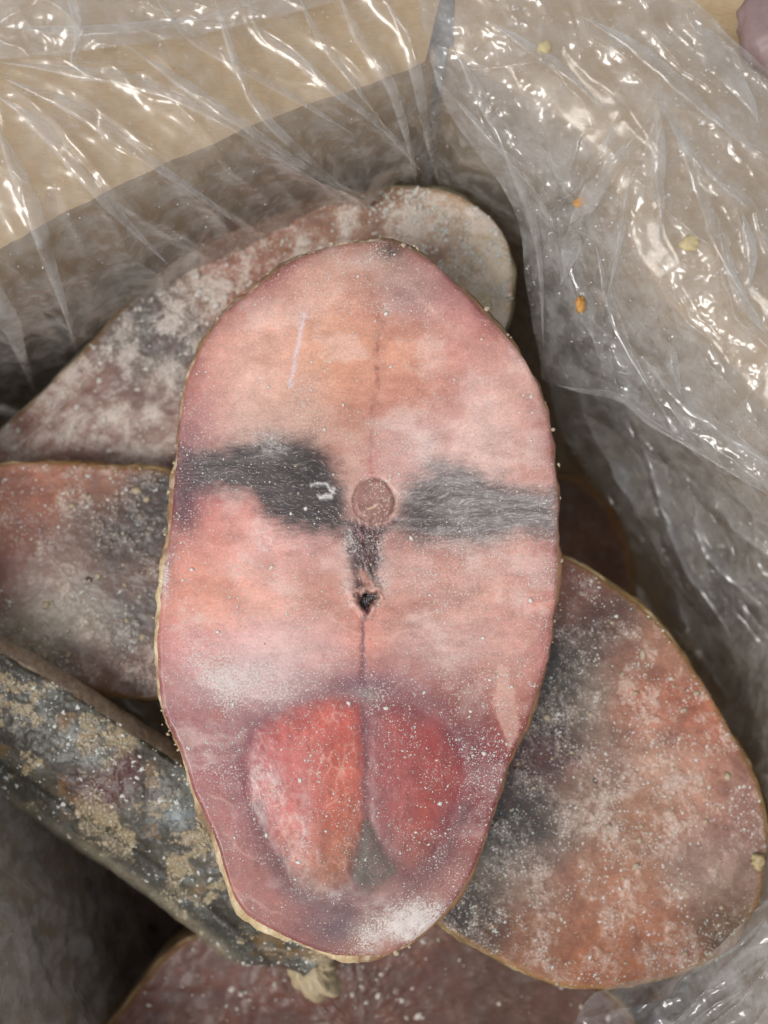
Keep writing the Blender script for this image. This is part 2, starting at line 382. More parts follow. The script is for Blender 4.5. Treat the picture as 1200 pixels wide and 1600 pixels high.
def slab(root, outline, centre, zfun, thick, nth, nr, shade, rimcol, mat, skin_off=1.0, seed=0, split=None, rjit=2.0):
    """one cut slice: face mesh (optionally split in parts) plus its skin band. px outline, z by zfun(px,py)"""
    th, r = star(outline, centre, nth)
    r = r + rjit * fbm(np.cos(th) * 14 + 50, np.sin(th) * 14 + 50, seed + 3, 4)
    t = (np.arange(1, nr + 1) / nr) ** 0.9
    px = centre[0] + t[:, None] * r[None] * np.cos(th)[None]; py = centre[1] + t[:, None] * r[None] * np.sin(th)[None]
    px = np.r_[centre[0], px.ravel()]; py = np.r_[centre[1], py.ravel()]
    edge = np.r_[r.min(), ((1 - t[:, None]) * r[None]).ravel()]       # px from the rim along the ray
    C, frost, flow, fib, hgt, lab = shade(px, py, edge)
    rnd = -np.clip(1 - edge / 7.0, 0, 1) ** 2 * 0.0007                  # softened cut edge
    z = zfun(px, py) + hgt + rnd
    V = W(px, py, z)
    F = 1 + gridfaces(nr, nth, wrap=True)[:, ::-1]
    F = F[:, ::-1] if False else F
    cf = np.stack([np.zeros(nth, int), 1 + (np.arange(nth) + 1) % nth, 1 + np.arange(nth)], -1)
    Nn = vnormals(V, F); 
    if Nn[:, 2].mean() < 0: F = F[:, ::-1]; cf = cf[:, ::-1]; Nn = -Nn
    Nn[0] = (0, 0, 1)
    at = dict(col=C, frost=frost, flow=flow, fib=fib)
    if split is None:
        mesh_obj('cut_face', V, F.tolist() + cf.tolist(), mat, root, at)
    else:
        fl_ = lab[F].max(1)
        for k, nm in split.items():
            sel = F[fl_ == k]; extra = cf.tolist() if k == lab[0] else []
            if len(sel) == 0: continue
            u, inv = np.unique(np.r_[sel.ravel(), np.array(extra, int).ravel()], return_inverse=True)
            ff = inv[:sel.size].reshape(-1, 4).tolist() + inv[sel.size:].reshape(-1, 3).tolist()
            mesh_obj(nm, V[u], ff, mat, root, {a: b[u] for a, b in at.items()}, normals=Nn[u])
    # skin band
    bx, by, bz = px[-nth:], py[-nth:], z[-nth:]
    prof = [(-0.1, 0.02), (0.9, -0.25), (1.5, -1.0), (1.9, -2.2), (2.0, -4.5), (1.9, -8), (1.6, -13), (1.2, -thick * 1000 + 3), (0.2, -thick * 1000 + 0.5), (-1.5, -thick * 1000)]
    base = W(bx, by, bz); cw = W(np.array(centre[0]), np.array(centre[1]), zfun(np.array(float(centre[0])), np.array(float(centre[1]))))
    dirv = base - cw; dirv[:, 2] = 0; dirv /= np.linalg.norm(dirv, axis=1, keepdims=True)
    so = skin_off(bx, by) if callable(skin_off) else np.full(nth, skin_off)
    so = so * np.clip(0.8 + 0.9 * fbm(bx / 70, by / 70, seed + 21, 4, 0.6), 0.25, 2.0)
    SV, SC, SF = [], [], []
    for k, (o, dz) in enumerate(prof):
        f = np.arange(nth) / nth * 2 * np.pi
        j = 1.2 * fbm(np.cos(f) * 7 + 30, np.sin(f) * 7 + dz * 0.3, seed + 11, 3) + 0.5 * fbm(np.cos(f) * 18 + 30, np.sin(f) * 18 + dz * 0.8, seed + 12, 5, 0.72)
        P = base + dirv * ((o * so + j * (0.0 if k == 0 else 0.55)) * 0.001)[:, None]
        P[:, 2] += dz * 0.001 + (0 if k == 0 else 0.25e-3) * fbm(np.cos(f) * 16, np.sin(f) * 16 + k * 0.4, seed + 5, 5, 0.7)
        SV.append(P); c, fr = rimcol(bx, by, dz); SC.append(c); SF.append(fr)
    b = SV[-1].copy(); b = b + (cw - b) * 0.4; b[:, 2] = SV[-1][:, 2]; SV.append(b); SC.append(SC[-1]); SF.append(SF[-1])
    SVs = np.vstack(SV); a = len(SV)
    g = gridfaces(a, nth, wrap=True)
    mesh_obj('skin', SVs, g.tolist() + [[(a - 1) * nth + i for i in range(0, nth, max(1, nth // 60))]], M_skin, root, dict(col=np.vstack(SC), frost=np.hstack(SF)))
    return dict(V=V, px=px, py=py, edge=edge, N=Nn)

# ---- the big slice on top
OUT = [(570, 379), (609, 379), (670, 405), (725, 456), (780, 512), (824, 573), (855, 650), (869, 745), (872, 830), (870, 915), (856, 1021), (829, 1114), (796, 1191), (758, 1307), (725, 1384),
       (670, 1450), (630, 1478), (585, 1492), (530, 1493), (480, 1478), (436, 1458), (388, 1430), (360, 1384), (338, 1312), (305, 1241), (278, 1164), (254, 1109), (247, 1010), (254, 910), (265, 830), (274, 745), (281, 665), (298, 580),
       (340, 503), (422, 431), (461, 407), (520, 386)]
ANCH = [(520,400,(168,124,110)),(600,400,(150,115,100)),(660,420,(165,120,110)),(430,450,(172,118,108)),(510,450,(197,142,126)),(570,440,(192,138,122)),(630,465,(138,102,104)),(700,465,(170,114,108)),
 (360,520,(192,132,118)),(440,520,(204,148,130)),(520,530,(200,136,110)),(570,520,(196,128,106)),(640,540,(198,134,112)),(720,520,(182,120,112)),(780,560,(180,122,112)),
 (320,600,(180,116,106)),(390,600,(206,154,140)),(470,600,(200,142,122)),(550,610,(188,122,100)),(640,600,(190,126,108)),(720,600,(186,126,116)),(800,610,(198,150,138)),(845,650,(165,108,98)),
 (310,660,(160,105,102)),(380,655,(184,140,127)),(460,650,(172,128,115)),(540,680,(174,125,112)),(620,690,(180,130,122)),(690,680,(197,150,142)),(760,670,(206,164,154)),(830,700,(188,136,126)),
 (293,800,(104,48,62)),(340,815,(192,112,102)),(300,860,(196,122,106)),(380,840,(202,140,130)),(440,870,(197,138,130)),(510,870,(180,128,120)),(640,880,(176,124,114)),(700,890,(188,136,126)),(780,880,(193,140,128)),(845,890,(176,112,102)),
 (275,930,(194,118,102)),(330,930,(206,136,116)),(420,930,(202,138,122)),(500,930,(182,124,110)),(640,940,(172,118,106)),(720,930,(182,128,115)),(800,940,(180,122,110)),
 (275,1010,(176,106,100)),(330,1010,(188,124,118)),(420,1010,(202,152,147)),(500,1010,(188,137,131)),(570,1010,(194,114,98)),(640,1010,(172,126,118)),(720,1010,(174,128,120)),(800,1010,(180,128,118)),(845,1010,(162,98,90)),
 (290,1080,(156,106,106)),(350,1060,(188,150,150)),(430,1070,(177,145,145)),(500,1070,(166,130,128)),(570,1070,(128,86,90)),(640,1070,(156,110,108)),(720,1080,(143,92,88)),(790,1080,(194,146,130)),(820,1090,(170,112,102)),
 (290,1140,(158,104,106)),(350,1130,(160,114,118)),(770,1140,(138,70,75)),(800,1150,(166,102,92)),(320,1200,(166,108,112)),(370,1200,(150,88,94)),(740,1220,(138,66,75)),(780,1220,(150,82,84)),
 (340,1280,(178,124,120)),(390,1290,(150,93,94)),(720,1290,(140,83,88)),(750,1300,(168,126,121)),(370,1360,(182,130,120)),(420,1370,(140,93,90)),(660,1370,(150,114,110)),(710,1370,(172,136,128)),
 (420,1430,(182,135,125)),(500,1430,(130,88,92)),(540,1450,(104,78,86)),(600,1420,(152,126,120)),(620,1445,(186,166,160)),(570,1470,(200,172,148))]
DML = [(283,705),(330,702),(372,690),(420,680),(470,686),(505,702),(528,730),(543,770),(552,800),(558,826),(530,838),(490,836),(450,826),(415,806),(385,776),(350,762),(310,772),(280,782)]
DMR = [(618,775),(640,745),(682,722),(722,722),(765,745),(810,760),(874,764),(875,838),(830,838),(780,850),(720,858),(660,850),(625,840),(603,830)]
ROEL = [(548,1090),(490,1096),(440,1110),(402,1140),(387,1190),(390,1240),(405,1290),(430,1335),(455,1375),(482,1396),(512,1399),(542,1380),(560,1345),(568,1290),(571,1200),(570,1130),(563,1098)]
ROER = [(580,1112),(610,1095),(650,1102),(690,1130),(718,1166),(726,1210),(714,1258),(700,1304),(676,1340),(644,1360),(612,1342),(590,1310),(577,1285),(574,1200)]
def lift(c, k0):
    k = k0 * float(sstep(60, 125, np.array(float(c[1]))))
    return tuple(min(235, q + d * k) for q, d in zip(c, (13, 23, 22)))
def seg(x, y, pts, w0): return np.exp(-(pdist(x, y, pts, closed=False) / w0) ** 2)
def shade_main(x, y, e):
    wx = x + 9 * fbm(x / 38, y / 38, 1, 4); wy = y + 9 * fbm(x / 38, y / 38, 2, 4)
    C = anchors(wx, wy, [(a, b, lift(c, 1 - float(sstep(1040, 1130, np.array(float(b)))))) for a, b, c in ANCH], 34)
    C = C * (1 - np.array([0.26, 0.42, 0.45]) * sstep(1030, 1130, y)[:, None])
    fx = x + 4.5 * fbm(x / 11, y / 11, 8, 3); fy = y + 4.5 * fbm(x / 11, y / 11, 9, 3)
    C = C * (1 + (0.08 + 0.15 * np.exp(-((y - 960) / 80) ** 2) * sstep(500, 640, x)) * fbm(x / 70, y / 13, 12, 4) + 0.10 * fbm(x / 26, y / 22, 14, 4) + 0.07 * fbm(x / 6, y / 6, 13, 3))[:, None]
    # myotome bands: faint concentric arcs in the fillets
    ra = np.hypot((x - 580) * 0.9, y - 770)
    C = C * (1 + 0.05 * np.sin(ra / 11 + 3 * fbm(x / 90, y / 90, 21, 3)) * sstep(120, 200, ra))[:, None]
    mz = np.sin(ra / 15 + 5 * fbm(x / 120, y / 120, 22, 4)); C = mixc(C, (226, 190, 172), sstep(0.93, 1.0, mz) * np.clip(0.05 + 0.5 * fbm(x / 50, y / 50, 23, 3), 0, 0.22) * sstep(60, 160, ra))
    gz = fbm(x / 75, y / 55, 24, 5, 0.6); C = mixc(C, (228, 204, 194), sstep(0.08, 0.5, gz) * 0.34)
    C = mixc(C, (150, 84, 66), sstep(0.1, 0.5, fbm(x / 70, y / 40, 25, 5)) * 0.30)
    sw = fbm(x / 140, y / 3.5, 26, 2); C = C * (1 + 0.025 * sw)[:, None]
    lum = C.mean(1, keepdims=True); C = np.clip(lum + (C - lum) * 1.14, 0.003, 1)
    # reddish margin under the skin
    mm = np.exp(-(e / 20) ** 1.4) * np.clip(0.5 + 0.9 * fbm(x / 50, y / 50, 4, 4), 0, 1)
    C = mixc(C, (120, 56, 54), mm * 0.8)
    # dark muscle
    dl = pdist(fx, fy, DML); dr = pdist(fx, fy, DMR)
    warp = 9 * fbm(x / 30, y / 30, 31, 3) + 7 * fbm(x / 30, y / 4, 32, 3)
    ml = 1 - sstep(-24, 22, dl + warp); mr = 1 - sstep(-30, 26, dr + warp)
    tex = fbm(x / 40, y / 7, 33, 4)
    cl = mixc(np.tile(lin((34, 30, 31)), (len(x), 1)), (104, 96, 94), 0.30 + 0.5 * tex - 0.5 * sstep(380, 520, x) + 0.25 * sstep(360, 300, x))
    cr = mixc(np.tile(lin((66, 60, 59)), (len(x), 1)), (152, 148, 144), 0.6 + 0.6 * tex - 0.5 * np.exp(-((x - 660) / 60) ** 2 - ((y - 815) / 30) ** 2))
    C = C * (1 - 0.96 * ml)[:, None] + cl * (0.96 * ml)[:, None]
    C = C * (1 - 0.94 * mr)[:, None] + cr * (0.94 * mr)[:, None]
    C = mixc(C, (92, 44, 54), np.exp(-((fx - 288) / 20) ** 2 - ((fy - 800) / 26) ** 2) * 0.9)
    C = mixc(C, (84, 44, 50), np.exp(-((fx - 290) / 20) ** 2 - ((fy - 735) / 70) ** 2) * 0.65)
    # midline septum, kidney line
    C = mixc(C, (118, 62, 60), seg(fx, fy, [(598, 452), (596, 520), (590, 580), (585, 640), (580, 720)], 4) * np.clip(0.18 + 1.1 * fbm(x / 12, y / 16, 41, 3), 0, 1))
    C = mixc(C, (150, 90, 78), seg(fx, fy, [(596, 470), (590, 580), (582, 720)], 11) * 0.22)
    kid = pdist(fx, fy, [(552, 812), (616, 812), (598, 836), (593, 870), (590, 900), (587, 930), (574, 958), (560, 930), (555, 900), (550, 870), (540, 836)])
    kt = fbm(x / 7, y / 12, 44, 3)
    kid2 = kid + 8 * fbm(x / 14, y / 4, 45, 3)
    C = mixc(C, (92, 84, 82), (1 - sstep(-4, 16, kid2)) * 0.6)
    C = mixc(C, (60, 38, 38), (1 - sstep(-12, 8, kid2)) * (0.9 + 0.4 * kt))
    C = mixc(C, (124, 72, 68), (1 - sstep(-9, 3, kid)) * sstep(0.15, 0.5, kt) * 0.6)
    hole = pdist(fx, fy, [(556, 926), (564, 930), (574, 924), (588, 924), (590, 936), (582, 944), (571, 958), (561, 944)])
    C = mixc(C, (196, 140, 122), seg(fx, fy, [(566, 898), (575, 912), (583, 922)], 7) * 0.7)
    C = mixc(C, (206, 160, 142), np.exp(-((hole - 5) / 4) ** 2) * np.clip(0.4 + 1.2 * fbm(x / 9, y / 9, 49, 3), 0, 0.9))
    C = mixc(C, (44, 28, 29), 1 - sstep(-6, 3, hole + 3 * fbm(x / 5, y / 5, 50, 2)))
    C = mixc(C, (112, 66, 72), seg(fx, fy, [(570, 958), (567, 985), (568, 1030), (568, 1068)], 5) * 0.75)
    # neural arch and vertebra
    C = mixc(C, (206, 140, 130), seg(fx, fy, [(584, 715), (580, 745)], 9) * 0.5)
    C = mixc(C, (176, 84, 84), np.exp(-((fx - 580) / 8) ** 2 - ((fy - 742) / 9) ** 2) * 0.8)
    vd = np.hypot(x - 584, (y - 781) * 0.96) + 3.2 * fbm(x / 16, y / 16, 46, 4)
    C = mixc(C, (198, 150, 136), (1 - sstep(34, 48, vd)) * 0.55)
    vc = mixc(np.tile(lin((122, 82, 72)), (len(x), 1)), (156, 110, 98), 0.5 + 0.8 * fbm(x / 12, y / 12, 47, 3))
    m = (1 - sstep(26, 35, vd)) * 0.9; C = C * (1 - m)[:, None] + vc * m[:, None]
    C = mixc(C, (84, 46, 44), np.exp(-((vd - 32) / 2.2) ** 2) * np.clip(0.3 + 0.6 * fbm(x / 14, y / 14, 48, 2), 0, 1))
    C = mixc(C, (222, 190, 160), seg(fx, fy, [(567, 796), (590, 789), (606, 778)], 1.6) * np.clip(0.5 + fbm(x / 9, y / 9, 40), 0, 1))
    # roe sacs with their purple surround
    rl = pdist(fx, fy, ROEL); rr = pdist(fx, fy, ROER); rmin = np.minimum(rl, rr)
    C = mixc(C, (112, 58, 68), np.exp(-(np.maximum(rmin, 0) / 26) ** 2) * 0.62)
    C = mixc(C, (104, 66, 62), np.exp(-(np.maximum(rmin, 0) / 20) ** 2) * sstep(1280, 1390, y) * 0.7)
    RL = [(440,1140,(184,92,84)),(520,1130,(192,106,94)),(415,1200,(176,84,88)),(480,1200,(196,116,108)),(540,1200,(196,116,94)),(410,1260,(184,98,96)),(470,1280,(192,110,98)),(540,1280,(188,118,92)),(450,1340,(180,114,96)),(520,1340,(172,126,96)),(500,1385,(154,118,92)),(550,1350,(146,114,88))]
    RR = [(600,1130,(160,82,82)),(650,1130,(182,92,86)),(690,1180,(172,82,80)),(600,1200,(168,80,82)),(650,1200,(170,92,86)),(700,1220,(178,88,80)),(610,1270,(170,82,82)),(670,1270,(182,94,84)),(640,1320,(176,98,84)),(600,1310,(136,90,76)),(640,1345,(152,102,82))]
    vt = fbm(x / 9, y / 60, 51, 4); net = worley(x / 17 + 0.3 * fbm(x / 20, y / 20, 52), y / 30, 53); vein = np.exp(-((net[1] - net[0]) / 0.09) ** 2)
    for dd, A, sd in ((rl, RL, 0), (rr, RR, 1)):
        rc = anchors(wx, wy, [(a, b, (c[0] * 0.88, c[1] * 0.72, c[2] * 0.68) if A is RR else (c[0] * 0.96, c[1] * 0.80, c[2] * 0.76)) for a, b, c in A], 30) * (1 + 0.16 * vt + 0.26 * fbm(x / 28, y / 28, 56, 4) + 0.10 * fbm(x / 5, y / 5, 55, 2))[:, None]
        rc = mixc(rc, (226, 170, 150), vein * (0.5 if sd == 0 else 0.12) * sstep(-0.3, 0.5, fbm(x / 40, y / 40, 57, 3)))
        m = (1 - (sstep(-24, 14, dd + 9 * fbm(x / 30, y / 30, 58, 4)) if sd == 0 else sstep(-40, 26, dd + 18 * fbm(x / 40, y / 40, 59, 3)))) * 0.93; C = C * (1 - m)[:, None] + rc * m[:, None]
    C = mixc(C, (104, 60, 60), seg(fx, fy, [(398, 1262), (425, 1335), (462, 1395), (520, 1422), (590, 1415), (655, 1385), (700, 1330), (728, 1258)], 13) * np.clip(0.6 + 0.6 * fbm(x / 20, y / 20, 64, 3), 0, 1))
    C = mixc(C, (80, 58, 66), np.exp(-((fx - 530) / 38) ** 2 - ((fy - 1448) / 24) ** 2) * 0.8)
    C = mixc(C, (106, 62, 74), np.exp(-((fx - 572) / 52) ** 2 - ((fy - 1068) / 22) ** 2) * 0.7)
    C = mixc(C, (118, 52, 58), np.exp(-((fx - 772) / 30) ** 2 - ((fy - 1225) / 52) ** 2) * (0.6 + 0.4 * fbm(x / 20, y / 20, 65, 3)))
    C = mixc(C, (112, 62, 62), np.exp(-((fx - 742) / 26) ** 2 - ((fy - 1130) / 50) ** 2) * 0.55)
    C = mixc(C, (98, 50, 60), seg(fx, fy, [(568, 1085), (570, 1180), (571, 1260), (574, 1310)], 5) * 0.7)
    C = mixc(C, (78, 72, 60), np.exp(-(np.maximum(pdist(fx, fy, [(572, 1290), (596, 1340), (610, 1362), (575, 1385), (556, 1368)]), 0) / 10) ** 2) * (0.75 + 0.3 * fbm(x / 8, y / 8, 61, 3)))
    C = mixc(C, (150, 138, 130), np.exp(-((fx - 572) / 20) ** 2 - ((fy - 1083) / 12) ** 2) * (0.6 + 0.6 * fbm(x / 5, y / 5, 62, 3)))
    # dorsal grey notch, belly smudge, pale translucent patches with glare painted in
    C = mixc(C, (70, 62, 52), np.exp(-((fx - 610) / 18) ** 2 - ((fy - 392) / 14) ** 2) * (0.9 + 0.6 * fbm(x / 5, y / 5, 63, 3)))
    C = mixc(C, (218, 180, 168), (1 - sstep(-3, 3, pdist(fx, fy, [(758, 628), (745, 660), (720, 700), (705, 712), (712, 690), (735, 655), (745, 630)]))) * 0.6)
    C = mixc(C, (214, 170, 152), (1 - sstep(-4, 4, pdist(fx, fy, [(778, 1040), (792, 1045), (806, 1090), (812, 1150), (795, 1170), (772, 1100)]))) * 0.55)
    C = mixc(C, (218, 196, 200), seg(fx, fy, [(475, 488), (466, 540), (455, 600)], 3) * 0.8)
    # white glaze smears
    sm = np.zeros(len(x))
    for (a, b, ra_, rb_, k) in ((425, 690, 26, 20, .9), (408, 1205, 14, 18, .9), (430, 1235, 16, 30, .5), (350, 1060, 45, 30, .45), (650, 1438, 58, 30, 1.2), (640, 1455, 40, 16, .8), (575, 1470, 22, 18, .8), (475, 1290, 14, 70, .5), (415, 840, 14, 26, .6), (545, 845, 10, 18, .6), (605, 480, 30, 12, .2),
                                 (520, 1395, 40, 16, .4), (660, 690, 34, 22, .35), (560, 405, 40, 16, .35), (544, 915, 12, 26, .55), (604, 900, 12, 28, .5), (258, 900, 8, 40, 1.0)):
        sm += k * np.exp(-((x - a) / ra_) ** 2 - ((y - b) / rb_) ** 2)
    ridge = np.abs(fbm(x / 13, y / 13, 71, 4)); sm_m = sm * np.clip(0.35 + 0.75 * fbm(x / 16, y / 11, 74, 4, 0.6) + 0.35 * (1 - sstep(0.0, 0.10, ridge)), 0, 1)
    C = mixc(C, (214, 206, 200), np.clip(sm_m, 0, 0.8))
    sq = seg(fx + 2 * fbm(x / 4, y / 4, 72), fy, [(488, 757), (515, 757), (520, 770), (500, 776), (516, 776), (521, 762)], 2.6)
    C = mixc(C, (214, 208, 202), sq * 0.85)
    frost = 0.36 + 0.34 * fbm(x / 60, y / 60, 81, 4) + 0.5 * np.clip(sm, 0, 1) + 0.18 * np.exp(-((y - 1050) / 60) ** 2 - ((x - 380) / 90) ** 2)
    fib = np.full(len(x), 0.10); fib = fib + 0.8 * np.maximum(ml, mr); frost = frost * (1 - 0.55 * np.maximum(ml, mr * 0.5)); fib[(rmin < 0)] = 0.06; frost[rmin < 0] *= 0.7; fib[vd < 33] = 0.1
    # fibre directions: round the vertebra in the dark muscle, arcs in the fillets, lengthwise in the roe
    th = np.arctan2(y - 770, x - 584)
    v = (y - 70 * np.exp(-np.abs(x - 584) / 75) + 14 * fbm(x / 50, y / 50, 91, 3)); u = x.copy()
    top = y < 690
    tb = sstep(720, 600, y); v = v * (1 - tb) + tb * (y * 0.9 + 0.35 * np.sqrt((x - 590) ** 2 + 900) + 8 * fbm(x / 50, y / 50, 92))
    roe = rmin < 0
    v2 = np.where(roe, x + 8 * fbm(x / 50, y / 50, 93), v); u = np.where(roe, y, x)
    flow = np.stack([u * S, v2 * S, np.zeros_like(u)], -1)
    # relief
    hgt = 0.00012 * fbm(x / 60, y / 60, 95, 4) + 0.000025 * fbm(x / 9, y / 9, 96, 3)
    dome = lambda dd, k: k * sstep(-0.1, 1.0, -dd / 70.0)
    hgt += dome(rl, 0.0007) + dome(rr, 0.0004) - 0.00012 * np.exp(-(rmin / 9) ** 2) + (rmin < 0) * 0.00004 * fbm(x / 14, y / 40, 98, 3)
    hgt += -0.0020 * (1 - sstep(-6, 3, hole)) + 0.0004 * np.exp(-((hole - 5) / 4) ** 2)
    hgt += -0.0005 * (1 - sstep(-8, 8, kid)) + 0.0003 * fbm(x / 6, y / 9, 97) * (1 - sstep(-8, 8, kid))
    hgt += -0.0005 * np.exp(-((vd - 32) / 2.5) ** 2) + 0.0003 * (1 - sstep(26, 33, vd)) * (vd / 33)
    hgt += -0.0001 * seg(fx, fy, [(598, 452), (590, 580), (580, 720)], 4) - 0.0001 * seg(fx, fy, [(570, 958), (568, 1068)], 5)
    hgt += 0.0003 * np.clip(sm_m, 0, 1) + 0.0003 * sq
    lab = np.zeros(len(x), int)
    lab[dl < -2] = 1; lab[dr < -4] = 2; lab[kid < 0] = 3; lab[rl < -2] = 4; lab[rr < -2] = 5; lab[vd < 33] = 6
    return C, np.clip(frost, 0, 1.2), flow, np.clip(fib, 0, 1.2), hgt, lab
def rim_main(x, y, dz):
    n = fbm(x / 30, y / 30 + dz * 0.3, 101, 4); n2 = fbm(x / 22, y / 22 + dz * 0.5, 102, 5, 0.7)
    C = np.tile(lin((150, 112, 80)), (len(x), 1))
    C = mixc(C, (214, 188, 142), np.clip(0.65 + n, 0, 1) * ((x < 560) & (y > 820)) * 1.0)
    C = mixc(C, (112, 78, 58), np.clip(0.25 + n, 0, 1) * ((x > 560) & (y < 1300)))
    C = mixc(C, (122, 100, 74), np.clip(0.5 + n, 0, 1) * (y < 520))
    C = mixc(C, (236, 222, 190), np.clip(n2 * 2.4, 0, 1) * 0.7 * (x < 640))
    C = mixc(C, (110, 84, 56), np.clip(-n2 * 2.2 - 0.1, 0, 1) * 0.75)
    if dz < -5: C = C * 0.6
    return C, np.full(len(x), 0.35)
main = empty('fish_steak', 'large pink oval fish slice with red roe lobes, lying on top', 'fish steak', 'frozen fish slices in the bag', loc=(0, 0, -0.023))
zmain = lambda x, y: (y - 930) * 0.0 + 0.0 * x
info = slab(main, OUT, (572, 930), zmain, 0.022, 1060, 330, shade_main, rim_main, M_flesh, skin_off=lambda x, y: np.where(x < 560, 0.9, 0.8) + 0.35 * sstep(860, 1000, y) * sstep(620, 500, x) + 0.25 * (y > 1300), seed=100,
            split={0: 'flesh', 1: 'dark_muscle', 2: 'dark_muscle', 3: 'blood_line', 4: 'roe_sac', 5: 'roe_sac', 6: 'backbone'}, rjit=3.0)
def sprinkle(info, root, n, size, mat, name='frost', seed=3, dens=None, emin=3):
    g = np.random.default_rng(seed)
    wgt = np.hypot(info['px'] - info['px'].mean(), info['py'] - info['py'].mean()) + 1
    if dens is not None: wgt = wgt * dens(info['px'], info['py'])
    wgt = wgt * (info['edge'] > emin)
    i = g.choice(len(wgt), n, p=wgt / wgt.sum())
    P = info['V'][i].copy(); P[:, :2] += g.normal(0, 0.0002, (n, 2)); P[:, 2] += 0.00003
    s = np.minimum(size * np.exp(g.normal(0, 0.5, n)), size * 3)
    return crystals(name, P, None, s, mat, root, 0.5, seed, hi=(size > 0.0002))
clump = lambda x, y: np.clip(0.25 + np.clip(fbm(x / 45, y / 45, 111, 4), 0, 1) * 2.2, 0, 3) * (0.5 + 1.2 * (y > 1050) * (y < 1350))
sprinkle(info, main, 11000, 0.00010, M_ice, dens=clump, seed=3)
sprinkle(info, main, 160, 0.00030, M_ice, dens=clump, seed=4)
sprinkle(info, main, 240, 0.00017, M_crust, name='crumbs', seed=6)
th_e, r_e = star(OUT, (572, 930), 2600)
g = np.random.default_rng(8)
i = np.nonzero(g.uniform(0, 1, 2600) < np.where((np.cos(th_e) < 0.2), 0.06, 0.02))[0]
ex = 572 + (r_e[i] + g.normal(3.5, 3, len(i))) * np.cos(th_e[i]); ey = 930 + (r_e[i] + g.normal(3.5, 3, len(i))) * np.sin(th_e[i])
crystals('rim_crust', W(ex, ey, -0.0007 - 0.0012 * g.uniform(0, 1, len(i))), None, 0.00042 * np.exp(g.normal(0, 0.4, len(i))), M_crust, main, 0.6, 9, hi=True)

# ---- the slices underneath
def shade_gen(A, sig, seed, frost0, relief=0.0005):
    def f(x, y, e):
        wx = x + 16 * fbm(x / 45, y / 45, seed + 1, 4); wy = y + 16 * fbm(x / 45, y / 45, seed + 2, 4)
        C = anchors(wx, wy, [(a, b, (c[0] - 2, c[1] - 2, c[2] - 10) if c[0] - c[1] > 25 else (c[0] - 6, c[1] - 8, c[2] - 12)) for a, b, c in A], sig)
        C = C * np.array([0.92, 0.92, 0.92]) * (1 + 0.26 * fbm(x / 30, y / 30, seed + 3, 4))[:, None]
        C = C * (0.55 + 0.45 * sstep(0.05, 0.14, C.mean(1)))[:, None]
        pm = fbm(x / 34, y / 34, seed + 4, 5, 0.6); pf = fbm(x / 9, y / 9, seed + 5, 4, 0.65)
        C = mixc(C, (212, 190, 172), np.clip(sstep(-0.15, 0.62, 0.8 * pm + 0.6 * pf) * frost0 * 0.9, 0, 0.6) * (0.3 + 0.7 * sstep(0.07, 0.22, C.mean(1))))
        C = mixc(C, (92, 48, 42), sstep(0.1, 0.6, -pm + 0.4 * pf) * 0.35)
        C = mixc(C, (150, 112, 60), np.exp(-(e / 7) ** 2) * 0.6)
        frost = np.clip(frost0 * (0.70 + 0.95 * pm + 0.25 * pf), 0.05, 1.0)
        flow = np.stack([x * S, y * S, 0 * x], -1)
        h = relief * (fbm(x / 40, y / 40, seed + 6, 4) * 0.6 + 0.35 * pf) + 0.0004 * sstep(0, 0.5, pm + 0.4 * pf)
        return C, frost, flow, np.full(len(x), 0.25), h, np.zeros(len(x), int)
    return f
def rim_gen(base, pale, dark, seed):
    def f(x, y, dz):
        n = fbm(x / 30, y / 30 + dz * 0.4, seed, 4); n2 = fbm(x / 10, y / 10 + dz, seed + 1, 3)
        C = np.tile(lin(base), (len(x), 1)); C = mixc(C, pale, np.clip(n * 1.5, 0, 1)); C = mixc(C, dark, np.clip(-n * 1.3 + 0.4 * n2, 0, 1))
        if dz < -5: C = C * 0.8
        return C, np.full(len(x), 0.45)
    return f
GRP = 'frozen fish slices in the bag'
def plane(z0, x0, y0, gx, gy): return lambda x, y: z0 + (x - x0) * gx + (y - y0) * gy
steakD = empty('fish_steak', 'frost speckled pink and grey slice under the right side of the top slice', 'fish steak', GRP, loc=(0.06, -0.07, -0.055))
OD = [(800, 850), (875, 868), (940, 905), (1000, 948), (1050, 1000), (1100, 1070), (1140, 1140), (1172, 1200), (1194, 1270), (1197, 1340), (1180, 1420), (1140, 1475), (1080, 1515), (1000, 1537), (920, 1545), (850, 1532), (780, 1500), (720, 1465), (670, 1420), (630, 1300), (640, 1100), (710, 920)]
AD = [(900,930,(150,95,85)),(955,960,(82,62,60)),(930,1010,(104,94,90)),(870,1060,(74,70,68)),(870,1120,(70,68,66)),(980,1000,(150,108,96)),(1040,1030,(168,120,105)),(1000,1090,(180,104,82)),(1080,1130,(172,104,88)),(925,1100,(160,145,132)),(860,1180,(108,64,70)),
      (950,1180,(150,118,110)),(1040,1180,(190,146,132)),(800,1280,(76,74,72)),(840,1260,(88,85,83)),(900,1250,(150,120,110)),(1000,1280,(160,116,100)),(1100,1250,(180,130,116)),(1150,1280,(146,108,106)),(1120,1380,(166,140,132)),(800,1370,(126,116,108)),
      (760,1420,(84,68,58)),(850,1400,(150,108,96)),(950,1400,(168,118,100)),(830,1460,(146,96,76)),(950,1470,(168,104,78)),(1050,1460,(162,108,90)),(1130,1450,(104,78,62)),(700,1150,(150,100,90))]
iD = slab(steakD, OD, (930, 1220), plane(-0.030, 930, 1220, -0.000012, 0.000004), 0.022, 640, 150, shade_gen(AD, 36, 200, 0.50), rim_gen((140, 112, 66), (190, 170, 130), (70, 60, 44), 210), M_flesh2, 0.8, 200)
